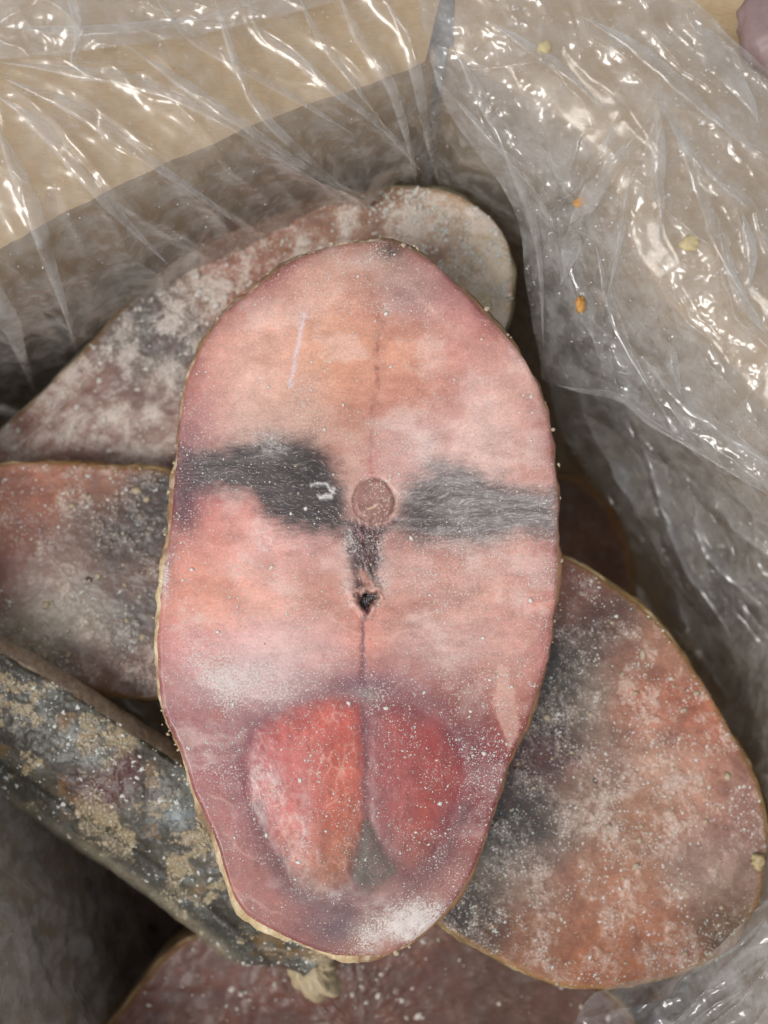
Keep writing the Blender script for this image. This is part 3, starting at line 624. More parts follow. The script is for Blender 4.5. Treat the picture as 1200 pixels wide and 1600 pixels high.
sprinkle(iD, steakD, 5200, 0.00017, M_ice, seed=21, dens=lambda x, y: np.clip(fbm(x / 40, y / 40, 204, 4) + 0.25, 0, 1))
sprinkle(iD, steakD, 130, 0.0005, M_crust, name='crumbs', seed=22, emin=0)
steakB = empty('fish_steak', 'frosty brown slice with a dark stripe, cut off by left photo edge', 'fish steak', GRP, loc=(-0.10, -0.02, -0.075))
OB = [(-90, 745), (0, 726), (80, 722), (160, 727), (270, 738), (360, 775), (400, 860), (390, 980), (340, 1070), (240, 1092), (150, 1082), (80, 1062), (0, 1010), (-60, 975), (-120, 900), (-130, 810)]
AB = [(50,780,(166,102,84)),(150,760,(162,104,86)),(40,850,(150,88,80)),(200,830,(66,56,54)),(240,800,(72,62,58)),(150,800,(104,78,68)),(100,870,(130,108,100)),(230,880,(118,86,78)),(60,920,(165,155,148)),(130,960,(150,142,132)),(200,970,(100,90,87)),(30,980,(160,150,130)),(170,1050,(130,98,90)),(240,1050,(125,96,90)),(0,900,(150,100,92))]
iB = slab(steakB, OB, (140, 905), plane(-0.048, 140, 905, 0.00001, 0.0), 0.022, 420, 100, shade_gen(AB, 34, 300, 0.52), rim_gen((160, 124, 70), (200, 176, 130), (80, 64, 44), 310), M_flesh2, 0.8, 300)
sprinkle(iB, steakB, 2000, 0.0002, M_ice, seed=31, dens=lambda x, y: np.clip(fbm(x / 40, y / 40, 304, 4) + 0.3, 0, 1))
sprinkle(iB, steakB, 90, 0.0006, M_crust, name='crumbs', seed=32, emin=0)
steakA = empty('fish_steak', 'blurred frosty slice behind the top slice, below the wrinkled bag wall', 'fish steak', GRP, loc=(-0.06, 0.05, -0.1))
OA = [(-70, 735), (0, 672), (60, 620), (130, 550), (190, 480), (250, 425), (330, 378), (420, 340), (500, 312), (570, 298), (640, 292), (700, 300), (750, 327), (785, 365), (799, 410), (801, 450), (790, 510), (740, 590), (640, 700), (470, 800), (250, 850), (60, 850), (-50, 810)]
AA = [(600,340,(150,112,97)),(690,340,(176,142,126)),(660,400,(170,130,114)),(720,400,(186,160,140)),(775,400,(206,194,166)),(745,340,(200,186,160)),(788,440,(200,190,160)),(400,400,(152,102,86)),(270,460,(134,124,116)),(250,520,(96,90,88)),(350,440,(158,102,88)),(480,340,(156,112,96)),(150,600,(142,106,100)),(240,640,(142,112,108)),(60,680,(152,108,100)),(200,690,(146,108,104)),(210,540,(110,104,100)),(560,320,(158,118,100))]
iA = slab(steakA, OA, (400, 590), plane(-0.060, 400, 590, 0.000022, -0.000022), 0.022, 460, 110, shade_gen(AA, 42, 400, 0.85, 0.0010), rim_gen((120, 112, 90), (196, 184, 150), (52, 50, 42), 410), M_flesh2, 1.1, 400)
sprinkle(iA, steakA, 900, 0.0005, M_ice, seed=41)
sprinkle(iA, steakA, 1500, 0.00032, M_ice, seed=42, dens=lambda x, y: sstep(520, 700, x) * (y < 520) * np.clip(0.2 + fbm(x / 30, y / 30, 43, 3), 0, 1), emin=0)
steakE = empty('fish_steak', 'blurred dark red slice at the bottom photo edge', 'fish steak', GRP, loc=(0, -0.18, -0.12))
OE = [(150, 1640), (205, 1560), (262, 1490), (310, 1464), (420, 1440), (640, 1430), (800, 1480), (940, 1545), (1000, 1640), (900, 1760), (600, 1800), (300, 1770), (180, 1720)]
AE = [(300,1520,(128,74,64)),(400,1560,(122,68,58)),(600,1560,(120,72,62)),(800,1570,(112,70,58)),(240,1580,(120,70,60)),(500,1700,(122,76,64))]
iE = slab(steakE, OE, (560, 1610), plane(-0.072, 560, 1610, 0, 0), 0.022, 360, 70, shade_gen(AE, 60, 500, 0.22), rim_gen((170, 140, 100), (200, 180, 140), (90, 70, 50), 510), M_flesh2, 0.9, 500)
sprinkle(iE, steakE, 300, 0.0005, M_ice, seed=51)
steakF = empty('fish_steak', 'dark reddish slice deep in the gap right of the top slice', 'fish steak', GRP, loc=(0.07, 0, -0.15))
OF = [(800, 760), (880, 740), (950, 790), (985, 880), (990, 970), (940, 1050), (840, 1060), (760, 990), (750, 860)]
slab(steakF, OF, (870, 900), plane(-0.112, 870, 900, -0.0001, 0), 0.022, 260, 50, shade_gen([(900, 850, (122, 76, 62)), (940, 920, (116, 72, 60)), (860, 760, (90, 76, 68))], 60, 600, 0.25), rim_gen((120, 92, 66), (150, 120, 90), (70, 54, 40), 610), M_flesh2, 0.9, 600)
steakG = empty('fish_steak', 'almost black slice deep in the gap near the bottom left', 'fish steak', GRP, loc=(-0.08, -0.12, -0.17))
OG = [(40, 1300), (150, 1260), (300, 1300), (420, 1420), (440, 1560), (330, 1640), (160, 1620), (60, 1500)]
slab(steakG, OG, (240, 1450), plane(-0.140, 240, 1450, 0, 0), 0.022, 260, 50, shade_gen([(200, 1400, (110, 76, 56)), (260, 1480, (96, 66, 50))], 60, 700, 0.2), rim_gen((110, 86, 60), (150, 120, 90), (70, 54, 40), 710), M_flesh2, 0.9, 700)

# ---- the slice standing on edge, skin side up
steakC = empty('fish_steak', 'slice tilted on edge showing crusty grey silver skin, lower left', 'fish steak', GRP, loc=(-0.07, -0.09, -0.09))
ridge = resample([(-120, 948), (0, 1022), (100, 1080), (200, 1145), (300, 1210), (400, 1285), (480, 1352), (565, 1440)], 520)
sec = np.array([(-2, -25.0), (8, -24.0), (40, -22.9), (85, -23.2), (120, -25.2), (142, -28.2), (150, -30.5), (160, -31.5), (176, -35), (190, -42), (196, -52), (188, -64), (150, -76), (60, -82), (-6, -76), (-22, -62), (-27, -46), (-22, -35), (-12, -28.5)], float)
secf = resample(sec, 260, closed=True)
tg = np.gradient(ridge, axis=0); tg /= np.linalg.norm(tg, axis=1, keepdims=True)
for _ in range(60): tg[1:-1] = (tg[:-2] + tg[1:-1] + tg[2:]) / 3
pn = np.stack([-tg[:, 1], tg[:, 0]], -1)            # towards lower left in the picture
pn = np.where(pn[:, 1:2] < 0, -pn, pn)
na, nb_ = len(ridge), len(secf)
tt = np.linspace(0, 1, na)[:, None]
wid = 1.0 - 0.35 * sstep(0.86, 1.0, tt)
n_ = secf[None, :, 0] * wid; zz = (-30 + (secf[None, :, 1] + 30) * (1 - 0.35 * sstep(0.75, 1, tt))) * 0.001
zz = zz - 0.004 * sstep(0.2, 1.0, tt)
n_ = n_ + 4 * fbm(np.broadcast_to(tt * 18, n_.shape), np.broadcast_to(np.arange(nb_)[None] / 14.0, n_.shape), 803, 5, 0.65)
px = ridge[:, None, 0] + pn[:, None, 0] * n_; py = ridge[:, None, 1] + pn[:, None, 1] * n_
sj = np.broadcast_to(np.arange(nb_)[None] * 1.6, px.shape)
ax_ = np.broadcast_to(tt * 760, px.shape)
rel = 0.0011 * fbm(px / 34, py / 34, 801, 5) + 0.0005 * np.clip(fbm(px / 11, py / 11, 802, 3), 0, 1)
zz = zz + rel
V = W(px, py, zz).reshape(-1, 3)
x, y = px.ravel(), py.ravel(); nn = np.broadcast_to(n_, px.shape).ravel(); z_ = np.broadcast_to(secf[None, :, 1], px.shape).ravel()
up = np.broadcast_to((np.arange(nb_) > nb_ * 0.55)[None], px.shape).ravel()
C = np.tile(lin((78, 73, 60)), (len(x), 1))
q = fbm(x / 50, y / 50, 811, 5); q2 = fbm(x / 46, y / 34, 812, 6, 0.6); q3 = fbm(x / 6, y / 6, 813, 3, 0.65)
C = mixc(C, (116, 117, 110), sstep(-0.05, 0.4, q + 0.5 * q3) * 0.75)
C = mixc(C, (54, 49, 39), sstep(-0.05, 0.4, -q + 0.4 * q3) * 0.9)
C = mixc(C, (164, 144, 108), sstep(0.16, 0.34, q2 + 0.2 * q3) * 0.85)
C = mixc(C, (142, 106, 58), sstep(0.2, 0.5, fbm(x / 34, y / 24, 815, 5)) * 0.5)
C = mixc(C, (84, 28, 18), np.clip(np.exp(-((x - 165) / 46) ** 2 - ((y - 1232) / 26) ** 2) + np.exp(-((x - 198) / 20) ** 2 - ((y - 1195) / 22) ** 2), 0, 1) * (0.8 + 0.6 * q3))
C = mixc(C, (140, 150, 150), np.exp(-((x - 285) / 26) ** 2 - ((y - 1275) / 16) ** 2) * 0.8)
st = np.clip(np.exp(-((x - 160) / 50) ** 2 - ((y - 1235) / 26) ** 2) + np.exp(-((x - 200) / 20) ** 2 - ((y - 1195) / 24) ** 2), 0, 1); C = mixc(C, (74, 22, 14), st * np.clip(0.8 + 0.9 * q3, 0, 1))
C = mixc(C, (58, 60, 58), np.clip(np.exp(-((nn - 172) / 16) ** 2) * (0.6 + 0.5 * q2), 0, 0.8))
C = mixc(C, (38, 32, 26), np.exp(-((nn - 150) / 7) ** 2) * 0.7)
C = mixc(C, (150, 142, 122), np.clip(np.exp(-((nn - 188) / 10) ** 2) * (0.8 + 0.6 * q2), 0, 0.85))
face = (up | (nn < -6))
cface = mixc(mixc(np.tile(lin((158, 134, 112)), (len(x), 1)), (196, 178, 152), np.clip(0.4 + q3, 0, 1)), (120, 92, 80), np.clip(q2 * 2, 0, 1) * 0.6)
fmask = ((nn < -3) & (z_ > -90)).astype(float)
C = C * (1 - fmask)[:, None] + cface * fmask[:, None]
F = gridfaces(na, nb_, wrap=True)
Nn = vnormals(V, F)
if Nn[np.argmax(V[:, 2])][2] < 0: F = F[:, ::-1]; Nn = -Nn
caps = [list(range(nb_)), [(na - 1) * nb_ + k for k in range(nb_)][::-1]]
fr_ = np.clip(0.4 + 0.5 * q2, 0, 1); at = dict(col=C, frost=fr_, flow=np.stack([x * S, y * S, 0 * x], -1), fib=np.full(len(x), 0.1))
isf = fmask[F].max(1) > 0.5
for k, (nm, mt) in enumerate((('skin', M_silver), ('cut_face', M_flesh2))):
    sel = F[isf == bool(k)]
    u, inv = np.unique(np.r_[sel.ravel(), np.array(caps[0] + caps[1])] if k == 0 else sel.ravel(), return_inverse=True)
    ff = inv[:sel.size].reshape(-1, 4).tolist()
    if k == 0: ff += [inv[sel.size:sel.size + nb_].tolist(), inv[sel.size + nb_:].tolist()]
    mesh_obj(nm, V[u], ff, mt, steakC, {a: b[u] for a, b in at.items()}, normals=Nn[u])
vis = (nn > -20) & (nn < 190) & (~up)
g = np.random.default_rng(77)
wq = sstep(0.14, 0.34, q2 + 0.2 * q3) * vis * (1 - 0.9 * st); i = g.choice(len(x), 2600, p=wq / wq.sum())
crystals('crust', V[i] + (0, 0, 0.0001), None, 0.00027 * np.exp(g.normal(0, 0.5, 2600)), M_crust, steakC, 0.5, 78, hi=True)
wq = np.clip(q + 0.3, 0, 1) * vis; i = g.choice(len(x), 1200, p=wq / wq.sum())
crystals('frost', V[i], None, 0.0003 * np.exp(g.normal(0, 0.5, 1200)), M_ice, steakC, 0.4, 79)

def lump(name, px_, py_, z, size, mat, stretch=(1, 1, 1), rot=0, seed=0, parent=None, res=20, rough=0.35):
    u, v = np.meshgrid(np.linspace(0, np.pi, res), np.linspace(0, 2 * np.pi, res * 2, endpoint=False), indexing='ij')
    D = np.stack([np.sin(u) * np.cos(v), np.sin(u) * np.sin(v), np.cos(u)], -1)
    r = 1 + rough * fbm(D[..., 0] * 2.3 + D[..., 2] + 5, D[..., 1] * 2.3 - D[..., 2] * 0.7 + 5, seed, 4, 0.6)
    P = D * r[..., None] * np.array(stretch) * size
    c, s = math.cos(rot), math.sin(rot)
    P = np.stack([P[..., 0] * c - P[..., 1] * s, P[..., 0] * s + P[..., 1] * c, P[..., 2]], -1)
    o0 = W(np.array(float(px_)), np.array(float(py_)), z)
    if parent is None:
        o = mesh_obj(name, P.reshape(-1, 3), gridfaces(res, res * 2, wrap=True), mat); o.location = o0.tolist(); return o
    return mesh_obj(name, P.reshape(-1, 3) + o0, gridfaces(res, res * 2, wrap=True), mat, parent)
lump('fat_lump', 486, 1500, -0.054, 0.0105, M_yellowish if 'M_yellowish' in globals() else mat_ice('pale_fat', (0.58, 0.47, 0.30)), (0.85, 1.2, 0.6), 0.5, 5, steakC, 40, 0.45)

# ------------------------------------------------------------------ the plastic bag
bag = empty('plastic_bag', 'crumpled clear plastic bag lining the box, folded over its rim', 'plastic bag', loc=(0, 0, -0.18))
CREASES = [  # px polyline, height mm, width px
 ([(0,92),(100,105),(220,120),(330,165),(420,225)], 4.0, 16), ([(0,105),(120,150),(230,225),(310,265)], 4.0, 15), ([(0,128),(60,170),(150,260),(200,310),(300,360)], 4.5, 16),
 ([(0,160),(22,260),(60,370),(100,500),(130,560)], 5.0, 18), ([(190,60),(300,130),(420,210),(480,250),(600,290)], 5.0, 18), ([(345,10),(375,110),(400,160),(470,230),(560,275)], 5.0, 18),
 ([(385,0),(400,45),(470,90),(520,140),(580,170),(625,210)], 6.0, 18), ([(530,0),(560,60),(600,110),(620,150),(640,250)], 5.0, 18), ([(600,10),(640,60),(650,110),(670,200)], 5.0, 16),
 ([(240,230),(330,300),(400,345)], 4, 16), ([(180,300),(250,350),(330,390)], 4, 16), ([(460,200),(500,240),(560,290)], 4, 14), ([(100,300),(125,380),(140,470)], 4, 16),
 ([(120,20),(125,60),(110,110),(150,125)], 3, 12), ([(0,440),(30,540),(70,620)], 5, 20), ([(700,380),(740,470),(800,560)], 4, 20), ([(760,420),(830,470),(860,560)], 4, 18),
 ([(900,640),(960,700),(1010,800),(1040,900)], 6, 26), ([(1000,680),(1060,780),(1090,900),(1150,1000)], 7, 26), ([(1080,760),(1120,860),(1200,960)], 6, 24), ([(1050,900),(1090,1000),(1160,1130)], 6, 24),
 ([(20,1280),(60,1400),(110,1600)], 6, 24), ([(0,1400),(40,1500),(60,1600)], 5, 22), ([(60,1270),(90,1360),(120,1480)], 4, 18)]
def creased(x, y, lines):
    h = np.zeros(x.shape)
    for pts, amp, wd in lines:
        p = np.asarray(pts, float)
        bb = (x > p[:, 0].min() - 5 * wd) & (x < p[:, 0].max() + 5 * wd) & (y > p[:, 1].min() - 5 * wd) & (y < p[:, 1].max() + 5 * wd)
        if bb.any():
            dd = pdist(x[bb] + 5 * fbm(x[bb] / 40, y[bb] / 40, 5, 3), y[bb] + 5 * fbm(x[bb] / 40, y[bb] / 40, 6, 3), pts, closed=False)
            h[bb] += amp * np.exp(-dd / wd)
    return h * 0.00060
def crumple(x, y, seed, ang, size, stretch, amp):
    c, s = math.cos(ang), math.sin(ang)
    a = (x * c + y * s) / (size * stretch); b = (-x * s + y * c) / size
    a = a + 0.35 * fbm(x / 160, y / 160, seed, 3); b = b + 0.5 * fbm(x / 160, y / 160, seed + 1, 3)
    f1, f2 = worley(a, b, seed + 2); g1, g2 = worley(a * 2.1 + 3, b * 2.1 + 5, seed + 3)
    return amp * (0.8 * np.exp(-(f2 - f1) / 0.22) - 0.5 + 1.6 * (f1 - 0.4) + 0.22 * (np.exp(-(g2 - g1) / 0.25) - 0.5) + 0.3 * (g1 - 0.4))
# liner: over the flaps, over the rim, down the walls, across the bottom
prof = resample([(0.115, -0.001), (0.085, 0.004), (0.05, 0.0075), (0.02, 0.0085), (0.004, 0.0060), (-0.002, 0.001), (-0.005, -0.012), (-0.009, -0.045), (-0.012, -0.09), (-0.015, -0.14), (-0.024, -0.170), (-0.05, -0.178)], 300)
NS = 1240
rp2 = resample(rp, NS, closed=True)
def closed_interp(A, n):
    k = np.arange(len(A) + 1); B = np.vstack([A, A[:1]]); u = np.linspace(0, len(A), n, endpoint=False)
    return np.stack([np.interp(u, k, B[:, c]) for c in range(B.shape[1])], -1)
rim2 = closed_interp(rim, NS); nr2 = closed_interp(nrm, NS); nr2 /= np.linalg.norm(nr2, axis=1, keepdims=True)
o_, z_ = prof[:, 0], prof[:, 1]
XY = rim2[None] + nr2[None] * o_[:, None, None]
P = np.concatenate([XY, np.broadcast_to((RIMZ + z_)[:, None, None], XY.shape[:2] + (1,))], -1)
dp = np.gradient(prof, axis=0); dp /= np.linalg.norm(dp, axis=1, keepdims=True)
nz = -dp[:, 0]; no = dp[:, 1]                       # profile normal: up on the flap, inward on the wall
Nv = np.concatenate([nr2[None] * no[:, None, None], np.broadcast_to(nz[:, None, None], XY.shape[:2] + (1,))], -1)
X, Y = proj(P)
disp = creased(X, Y, CREASES)
bl = sstep(560, 760, X)
cr_ = crumple(X, Y, 900, R(38), 90, 3.4, 0.0019) * (1 - bl) + crumple(X, Y, 910, R(62), 95, 3.0, 0.0022) * bl
disp = disp + cr_ + 0.0006 * fbm(X / 30, Y / 30, 920, 3) + 0.002
disp = np.where(disp < 0.003, 0.0008 + 0.0022 * np.exp((disp - 0.003) / 0.0022), disp)
P = P + Nv * disp[..., None]
LX, LY = proj(P); LF = gridfaces(len(prof), NS, wrap=True)
cut = ((LX > 1000) & (LY < 0.88 * (LX - 1075) + 12)).ravel()        # the bag's mouth ends short of the right flap
LF = LF[~cut[LF].any(1)]; u_, inv_ = np.unique(LF.ravel(), return_inverse=True)
mesh_obj('liner', P.reshape(-1, 3)[u_], inv_.reshape(-1, 4), M_film, bag)
fb = P[-1][::6]
mesh_obj('base_sheet', np.c_[fb[:, :2], fb[:, 2] + 0.0005], [list(range(len(fb)))], M_deep, bag, smooth=False)

def sheet(name, ctrl, nu, nv, mat, amp, seed, ang, size, stretch, lines=(), parent=bag):
    """control grid of (px,py,z_mm) rows -> smooth film with creases"""
    rows = [resample(r, nu) for r in ctrl]
    G = np.stack([resample(np.array([r[k] for r in rows]), nv) for k in range(nu)], 1)
    x, y, z = G[..., 0], G[..., 1], G[..., 2] * 0.001
    # evenly sampled borders keep the hem clean; only depth is creased
    z = z + crumple(x, y, seed, ang, size, stretch, amp) + creased(x, y, lines) + 0.0005 * fbm(x / 26, y / 26, seed + 9, 3)
    x = x + 3 * fbm(x / 50, y / 50, seed + 10, 3); y = y + 3 * fbm(x / 50, y / 50, seed + 11, 3)
    P = W(x, y, z)
    o = mesh_obj(name, P.reshape(-1, 3), gridfaces(nv, nu), mat, parent)
    return P
CR_R = [([(690,130),(780,230),(860,325)], 5, 12), ([(860,325),(900,300),(940,240),(970,180)], 5, 10), ([(905,358),(960,275),(1015,190)], 5, 10), ([(1035,178),(1022,260),(1030,380)], 6, 12), ([(985,270),(962,400),(940,500)], 4, 8),
        ([(1035,175),(1080,240),(1130,290),(1180,330),(1200,390)], 6, 14), ([(1025,150),(1120,190),(1200,250)], 5, 14), ([(1075,20),(1130,60),(1210,110)], 4, 16), ([(1110,340),(1130,430),(1150,500),(1200,540)], 5, 14), ([(1150,320),(1170,400),(1165,470)], 5, 12),
        ([(735,108),(800,100),(850,95)], 3, 10), ([(950,545),(965,610)], 3, 8), ([(1045,530),(1055,590),(1065,630)], 3, 8), ([(1100,560),(1170,640),(1200,690)], 5, 18), ([(640,40),(660,120),(690,190)], 5, 14), ([(860,325),(870,360),(880,430)], 4, 10)]
MR = sheet('mouth_flap', [
    [(640, -60, 24), (800, -50, 26), (960, -40, 27), (1070, -10, 27), (1140, 55, 26), (1230, 140, 24), (1330, 240, 20)],
    [(665, 60, 22), (790, 80, 24), (920, 110, 27), (1040, 160, 28), (1140, 230, 27), (1240, 300, 24), (1340, 380, 20)],
    [(700, 170, 8), (790, 215, 10), (890, 260, 18), (1010, 310, 26), (1120, 380, 27), (1240, 450, 25), (1340, 520, 22)],
    [(800, 325, -12), (835, 360, -10), (895, 400, 0), (990, 440, 14), (1100, 500, 22), (1230, 580, 22), (1340, 660, 20)],
    [(826, 465, -26), (850, 485, -22), (895, 512, -12), (980, 540, 0), (1090, 610, 10), (1220, 690, 14), (1340, 770, 14)],
    [(848, 594, -30), (872, 602, -24), (912, 613, -16), (965, 622, -8), (1085, 704, 0), (1200, 772, 6), (1330, 840, 8)]], 420, 400, M_mouth, 0.0016, 930, R(55), 120, 2.8, CR_R)
sheet('mouth_flap', [
    [(-120, -120, 30), (60, -110, 31), (220, -110, 31), (380, -110, 30), (560, -120, 29)],
    [(-110, 0, 30), (60, -20, 32), (210, -30, 32), (360, -40, 31), (520, -60, 29)],
    [(-110, 100, 27), (60, 88, 29), (180, 72, 30), (330, 50, 30), (520, 5, 28)]], 260, 120, M_mouth, 0.0018, 940, R(20), 100, 2.4, [([(120,0),(128,50),(112,95)], 3, 10)])
sheet('corner_fold', [
    [(880, 1640, -4), (900, 1590, -6), (930, 1552, -10), (1000, 1530, -14), (1060, 1518, -10), (1110, 1490, -2), (1160, 1440, 6), (1240, 1370, 12)],
    [(900, 1660, -2), (930, 1620, -3), (980, 1590, -4), (1040, 1572, -4), (1100, 1550, 0), (1150, 1510, 6), (1200, 1470, 11), (1280, 1420, 16)],
    [(940, 1720, 2), (980, 1700, 3), (1040, 1680, 4), (1100, 1660, 5), (1160, 1630, 8), (1220, 1590, 12), (1270, 1550, 16), (1350, 1500, 20)]], 260, 160, M_mouth, 0.0018, 950, R(-40), 80, 2.4,
    [([(1050,1600),(1100,1550),(1200,1440)], 5, 14), ([(1090,1620),(1150,1570),(1210,1500)], 4, 12), ([(920,1590),(1000,1570),(1060,1560)], 3, 12)])

SF1 = sheet('side_fold', [
    [(850, 560, -36), (960, 600, -34), (1080, 670, -30), (1180, 740, -24), (1290, 820, -18)],
    [(880, 680, -62), (980, 700, -58), (1080, 760, -50), (1180, 840, -42), (1290, 920, -30)],
    [(960, 800, -80), (1020, 810, -72), (1100, 850, -62), (1190, 930, -52), (1290, 1010, -40)],
    [(1010, 900, -92), (1060, 930, -84), (1120, 970, -72), (1200, 1030, -60), (1290, 1100, -50)],
    [(1060, 1000, -100), (1110, 1040, -90), (1160, 1090, -80), (1215, 1140, -70), (1290, 1200, -60)]], 200, 200, M_deep, 0.0036, 955, R(58), 60, 3.4,
    [([(900,640),(960,700),(1010,800),(1040,900)], 7, 18), ([(1000,680),(1060,780),(1090,900),(1150,1000)], 8, 18), ([(1080,760),(1120,860),(1200,960)], 7, 16), ([(1050,900),(1090,1000),(1160,1130)], 7, 16)])
SF2 = sheet('side_fold', [
    [(-120, 1230, -50), (-70, 1245, -64), (-35, 1265, -76), (0, 1290, -92)],
    [(-90, 1340, -30), (-40, 1360, -40), (10, 1390, -54), (50, 1430, -76)],
    [(-90, 1480, -20), (-20, 1490, -28), (45, 1500, -42), (90, 1530, -68)],
    [(-90, 1660, -12), (-10, 1660, -20), (55, 1660, -36), (110, 1660, -64)]], 160, 200, M_mouth, 0.0030, 958, R(75), 55, 3.2, [([(20,1280),(60,1400),(110,1600)], 7, 16), ([(-20,1380),(20,1480),(50,1620)], 7, 16)])

# folded-over ribbons of film where the bag is doubled
def zlook(srcs, x, y):
    best = np.full(len(x), -9.0)
    for P in srcs:
        sx, sy = proj(P); sx, sy, sz = sx.ravel(), sy.ravel(), P[..., 2].ravel()
        for k in range(len(x)):
            dd = np.abs(sx - x[k]) + np.abs(sy - y[k]); m = dd < 9
            if m.any(): best[k] = max(best[k], sz[m].max())
    return best
def pleat(pts, lift=1.2, srcs=None, seed=0, mat=None):
    """pts: (px, py, half width px)"""
    g = resample(pts, 60); cxy = g[:, :2]; hw = g[:, 2] * np.clip(np.minimum(np.linspace(0, 1, 60) * 5, np.linspace(1, 0, 60) * 1.7), 0.02, 1)
    t = np.gradient(cxy, axis=0); t /= np.linalg.norm(t, axis=1, keepdims=True); n = np.stack([-t[:, 1], t[:, 0]], -1)
    kk = np.arange(0, 60, 6)
    zc = zlook(srcs, cxy[kk, 0], cxy[kk, 1]); zc = np.interp(np.arange(60), kk[zc > -8], zc[zc > -8]) if (zc > -8).any() else np.zeros(60)
    for _ in range(6): zc[1:-1] = (zc[:-2] + zc[1:-1] + zc[2:]) / 3
    a = np.linspace(-1, 1, 11)
    wob = 1 + 0.35 * fbm(np.linspace(0, 6, 60)[:, None] + a[None] * 0 + seed, np.sign(a)[None] * 3 + np.zeros((60, 1)), 960 + seed, 3)
    x = cxy[:, 0:1] + n[:, 0:1] * a[None] * hw[:, None] * wob; y = cxy[:, 1:2] + n[:, 1:2] * a[None] * hw[:, None] * wob
    z = zc[:, None] + 0.001 * lift * (0.7 + 0.8 * (1 - a[None] ** 2) + 0.5 * a[None]) + 0.0004 * fbm(x / 14, y / 14, 970 + seed, 3)
    P = W(x, y, z)
    mesh_obj('fold', P.reshape(-1, 3), gridfaces(60, 11), mat or M_pleat, bag)
L = [P]; Rr = [MR, P]
PL = [[(-10, 95, 6), (110, 112, 10), (215, 130, 11), (325, 178, 11), (430, 240, 12), (520, 300, 14)], [(-10, 115, 6), (120, 172, 12), (225, 245, 13), (320, 310, 14), (400, 370, 16)], [(-10, 145, 7), (60, 195, 12), (140, 285, 13), (200, 350, 14), (270, 420, 16)],
      [(-10, 180, 7), (35, 290, 13), (75, 400, 18), (115, 530, 22)], [(190, 65, 4), (300, 140, 8), (420, 222, 9), (520, 285, 12), (610, 320, 8)], [(330, -20, 4), (378, 120, 7), (420, 190, 9), (490, 255, 12), (560, 310, 8)],
      [(384, -10, 7), (408, 52, 9), (475, 100, 7), (535, 152, 9), (600, 200, 14), (660, 270, 14)], [(525, -20, 4), (562, 62, 8), (605, 122, 9), (632, 200, 12), (650, 290, 10)], [(598, -10, 6), (640, 75, 9), (655, 140, 10), (672, 230, 12), (690, 300, 8)],
      [(460, -20, 3), (500, 60, 6), (560, 140, 8), (610, 210, 9)], [(100, -20, 4), (124, 50, 7), (116, 100, 8), (170, 130, 5)], [(230, -20, 3), (290, 50, 8), (400, 120, 9), (480, 165, 10), (560, 215, 8)], [(-10, 430, 8), (25, 530, 15), (60, 630, 14)], [(-10, 40, 4), (150, 48, 8), (330, 25, 9), (450, -20, 6)]]
for k, p in enumerate(PL): pleat(p, 1.3, L, k)
PR = [[(888, 352, 14), (920, 310, 17), (965, 245, 12), (1012, 188, 4)], [(892, 352, 14), (892, 390, 17), (884, 425, 11), (872, 452, 3)], [(1034, 180, 6), (1030, 260, 10), (1034, 330, 9), (1028, 385, 4)], [(984, 275, 3), (968, 380, 5), (942, 495, 3)],
      [(945, 230, 3), (958, 205, 7), (966, 185, 3)], [(695, 135, 3), (780, 232, 5), (858, 326, 2)], [(1040, 180, 3), (1085, 245, 6), (1130, 290, 7), (1175, 330, 8)], [(1120, 330, 5), (1140, 420, 8), (1165, 480, 16), (1205, 530, 10)], [(1075, 25, 5), (1110, 75, 22), (1165, 150, 26), (1190, 200, 8)],
      [(1160, 330, 5), (1175, 400, 10), (1170, 460, 8)], [(1050, 535, 3), (1056, 580, 7), (1066, 628, 4)]]
PR += [[(700, 60, 6), (740, 130, 9), (800, 250, 10), (840, 380, 10), (850, 560, 8)], [(1000, 555, 6), (1090, 640, 12), (1230, 745, 10)], [(1040, 175, 4), (1090, 280, 9), (1130, 400, 10), (1200, 520, 10)], [(900, 20, 5), (1000, 80, 10), (1100, 170, 11), (1230, 280, 10)], [(760, 30, 4), (880, 110, 9), (960, 190, 8)], [(930, 380, 5), (955, 480, 8), (1000, 580, 8), (1060, 680, 5)]]
PR += [[(850, 598, 5), (905, 610, 6), (965, 621, 6), (1020, 662, 6), (1085, 702, 6), (1150, 742, 7), (1225, 788, 6)]]
for k, p in enumerate(PR): pleat(p, 1.2, Rr, 30 + k)
for k, p in enumerate([[(905, 640, 12), (965, 710, 22), (1010, 800, 24), (1040, 900, 12)], [(1000, 690, 12), (1060, 790, 26), (1095, 900, 26), (1150, 1010, 12)], [(1080, 770, 10), (1130, 870, 24), (1200, 960, 16)], [(1050, 910, 8), (1095, 1010, 20), (1165, 1130, 10)], [(1110, 760, 10), (1170, 830, 20), (1215, 880, 12)]]): pleat(p, 1.5, [SF1], 60 + k, M_pleat2)
for k, p in enumerate([[(-25, 1290, 8), (0, 1380, 14), (35, 1500, 15), (60, 1620, 12)], [(-40, 1400, 8), (-10, 1500, 14), (10, 1620, 12)]]): pleat(p, 1.5, [SF2], 70 + k)
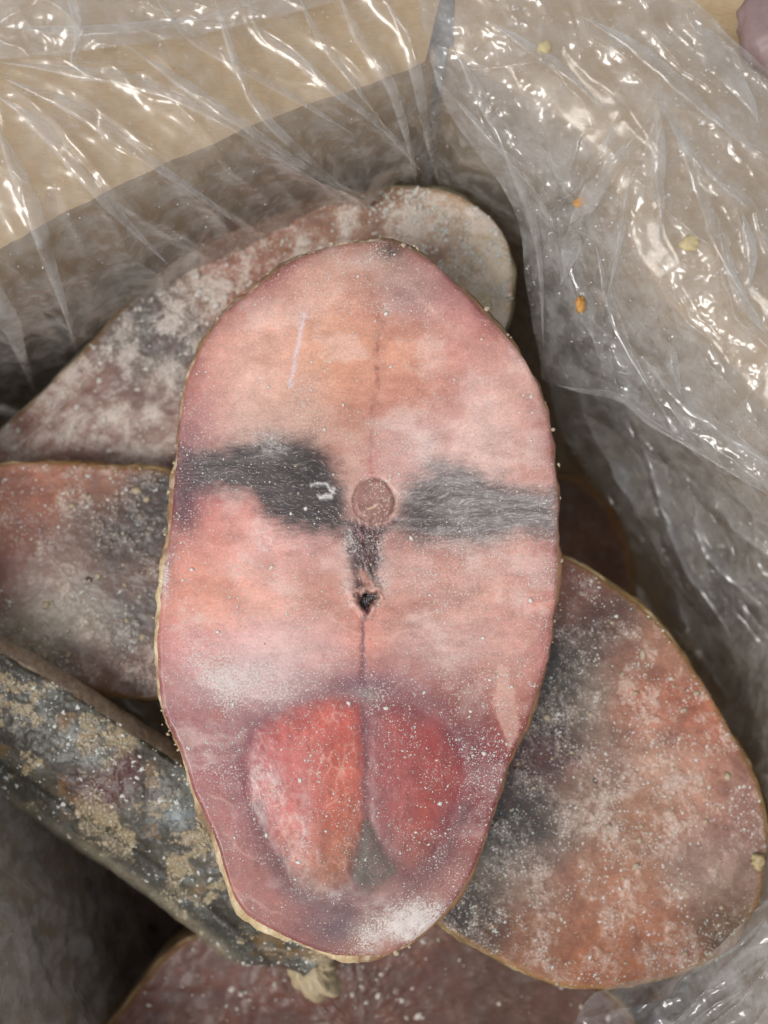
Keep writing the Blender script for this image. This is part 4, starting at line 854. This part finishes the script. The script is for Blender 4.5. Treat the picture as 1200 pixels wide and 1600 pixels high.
# droplets and ice grains clinging to the film
def drops(P, n, size, seed, mat, name, cond):
    g = np.random.default_rng(seed); X, Y = proj(P); m = (cond(X, Y)).ravel().astype(float); m *= np.clip(0.2 + fbm(X / 60, Y / 60, seed, 3), 0, 1).ravel()
    i = g.choice(m.size, n, p=m / m.sum())
    crystals(name, P.reshape(-1, 3)[i] + g.normal(0, 0.0003, (n, 3)) * (1, 1, 0) + (0, 0, 0.0002), None, size * np.exp(g.normal(0, 0.4, n)), mat, bag, 0.7, seed)
inl = lambda X, Y: (X > -20) & (X < 700) & (Y > -20) & (Y < 420)
inr = lambda X, Y: (X > 640) & (X < 1220) & (Y > -20) & (Y < 800)
drops(P, 260, 0.00010, 61, M_ice, 'ice_grains', inl)
drops(MR, 330, 0.00011, 62, M_ice, 'ice_grains', inr)
drops(P, 380, 0.00018, 63, M_drop, 'droplets', inl)
drops(MR, 520, 0.00018, 64, M_drop, 'droplets', inr)

# ------------------------------------------------------------------ loose crumbs
def crumb(px_, py_, src, size, st, rot, seed, label, mat):
    if src is None: z = 0
    elif isinstance(src, float): z = src
    else: z = float(zlook(src, np.array([px_]), np.array([py_]))[0]) + 0.0006
    o = lump('crumb', px_, py_, z, size, mat, st, rot, seed, None, 14, 0.5)
    o['label'] = label; o['category'] = 'crumb'; o['group'] = 'loose crumbs'
M_or = mat_ice('orange_crumb', (0.58, 0.30, 0.08)); M_pale = mat_ice('pale_crumb', (0.60, 0.50, 0.28))
crumb(849, 76, Rr, 0.0022, (1.1, 0.75, 0.4), 0.6, 3, 'pale yellow crumb on the bag near the top edge', M_pale)
crumb(907, 475, Rr, 0.0021, (0.75, 1.3, 0.6), 0.1, 4, 'orange crumb stuck to the bag right of the slices', M_or)
crumb(907, 314, Rr, 0.0018, (1.2, 0.7, 0.4), 0.5, 5, 'small brown crumb inside the bright white bag fold', M_or)
crumb(1078, 380, Rr, 0.0024, (1.2, 0.9, 0.3), 0.2, 6, 'faint yellow smear of fat on the bag at the right', M_pale)
bund = lump('packet', 1212, 56, 0.018, 0.0105, mat_ice('pink_grey_wrap', (0.30, 0.21, 0.20)), (1.0, 1.4, 0.6), 0.4, 9, None, 30, 0.15)
bund['label'] = 'pinkish grey bundle at the top right photo corner beyond the bag'; bund['category'] = 'bundle'
crumb(1184, 1347, -0.0315, 0.0026, (0.9, 1.1, 0.7), 0.2, 7, 'yellow crumb at the right rim of the frost speckled slice', M_pale)
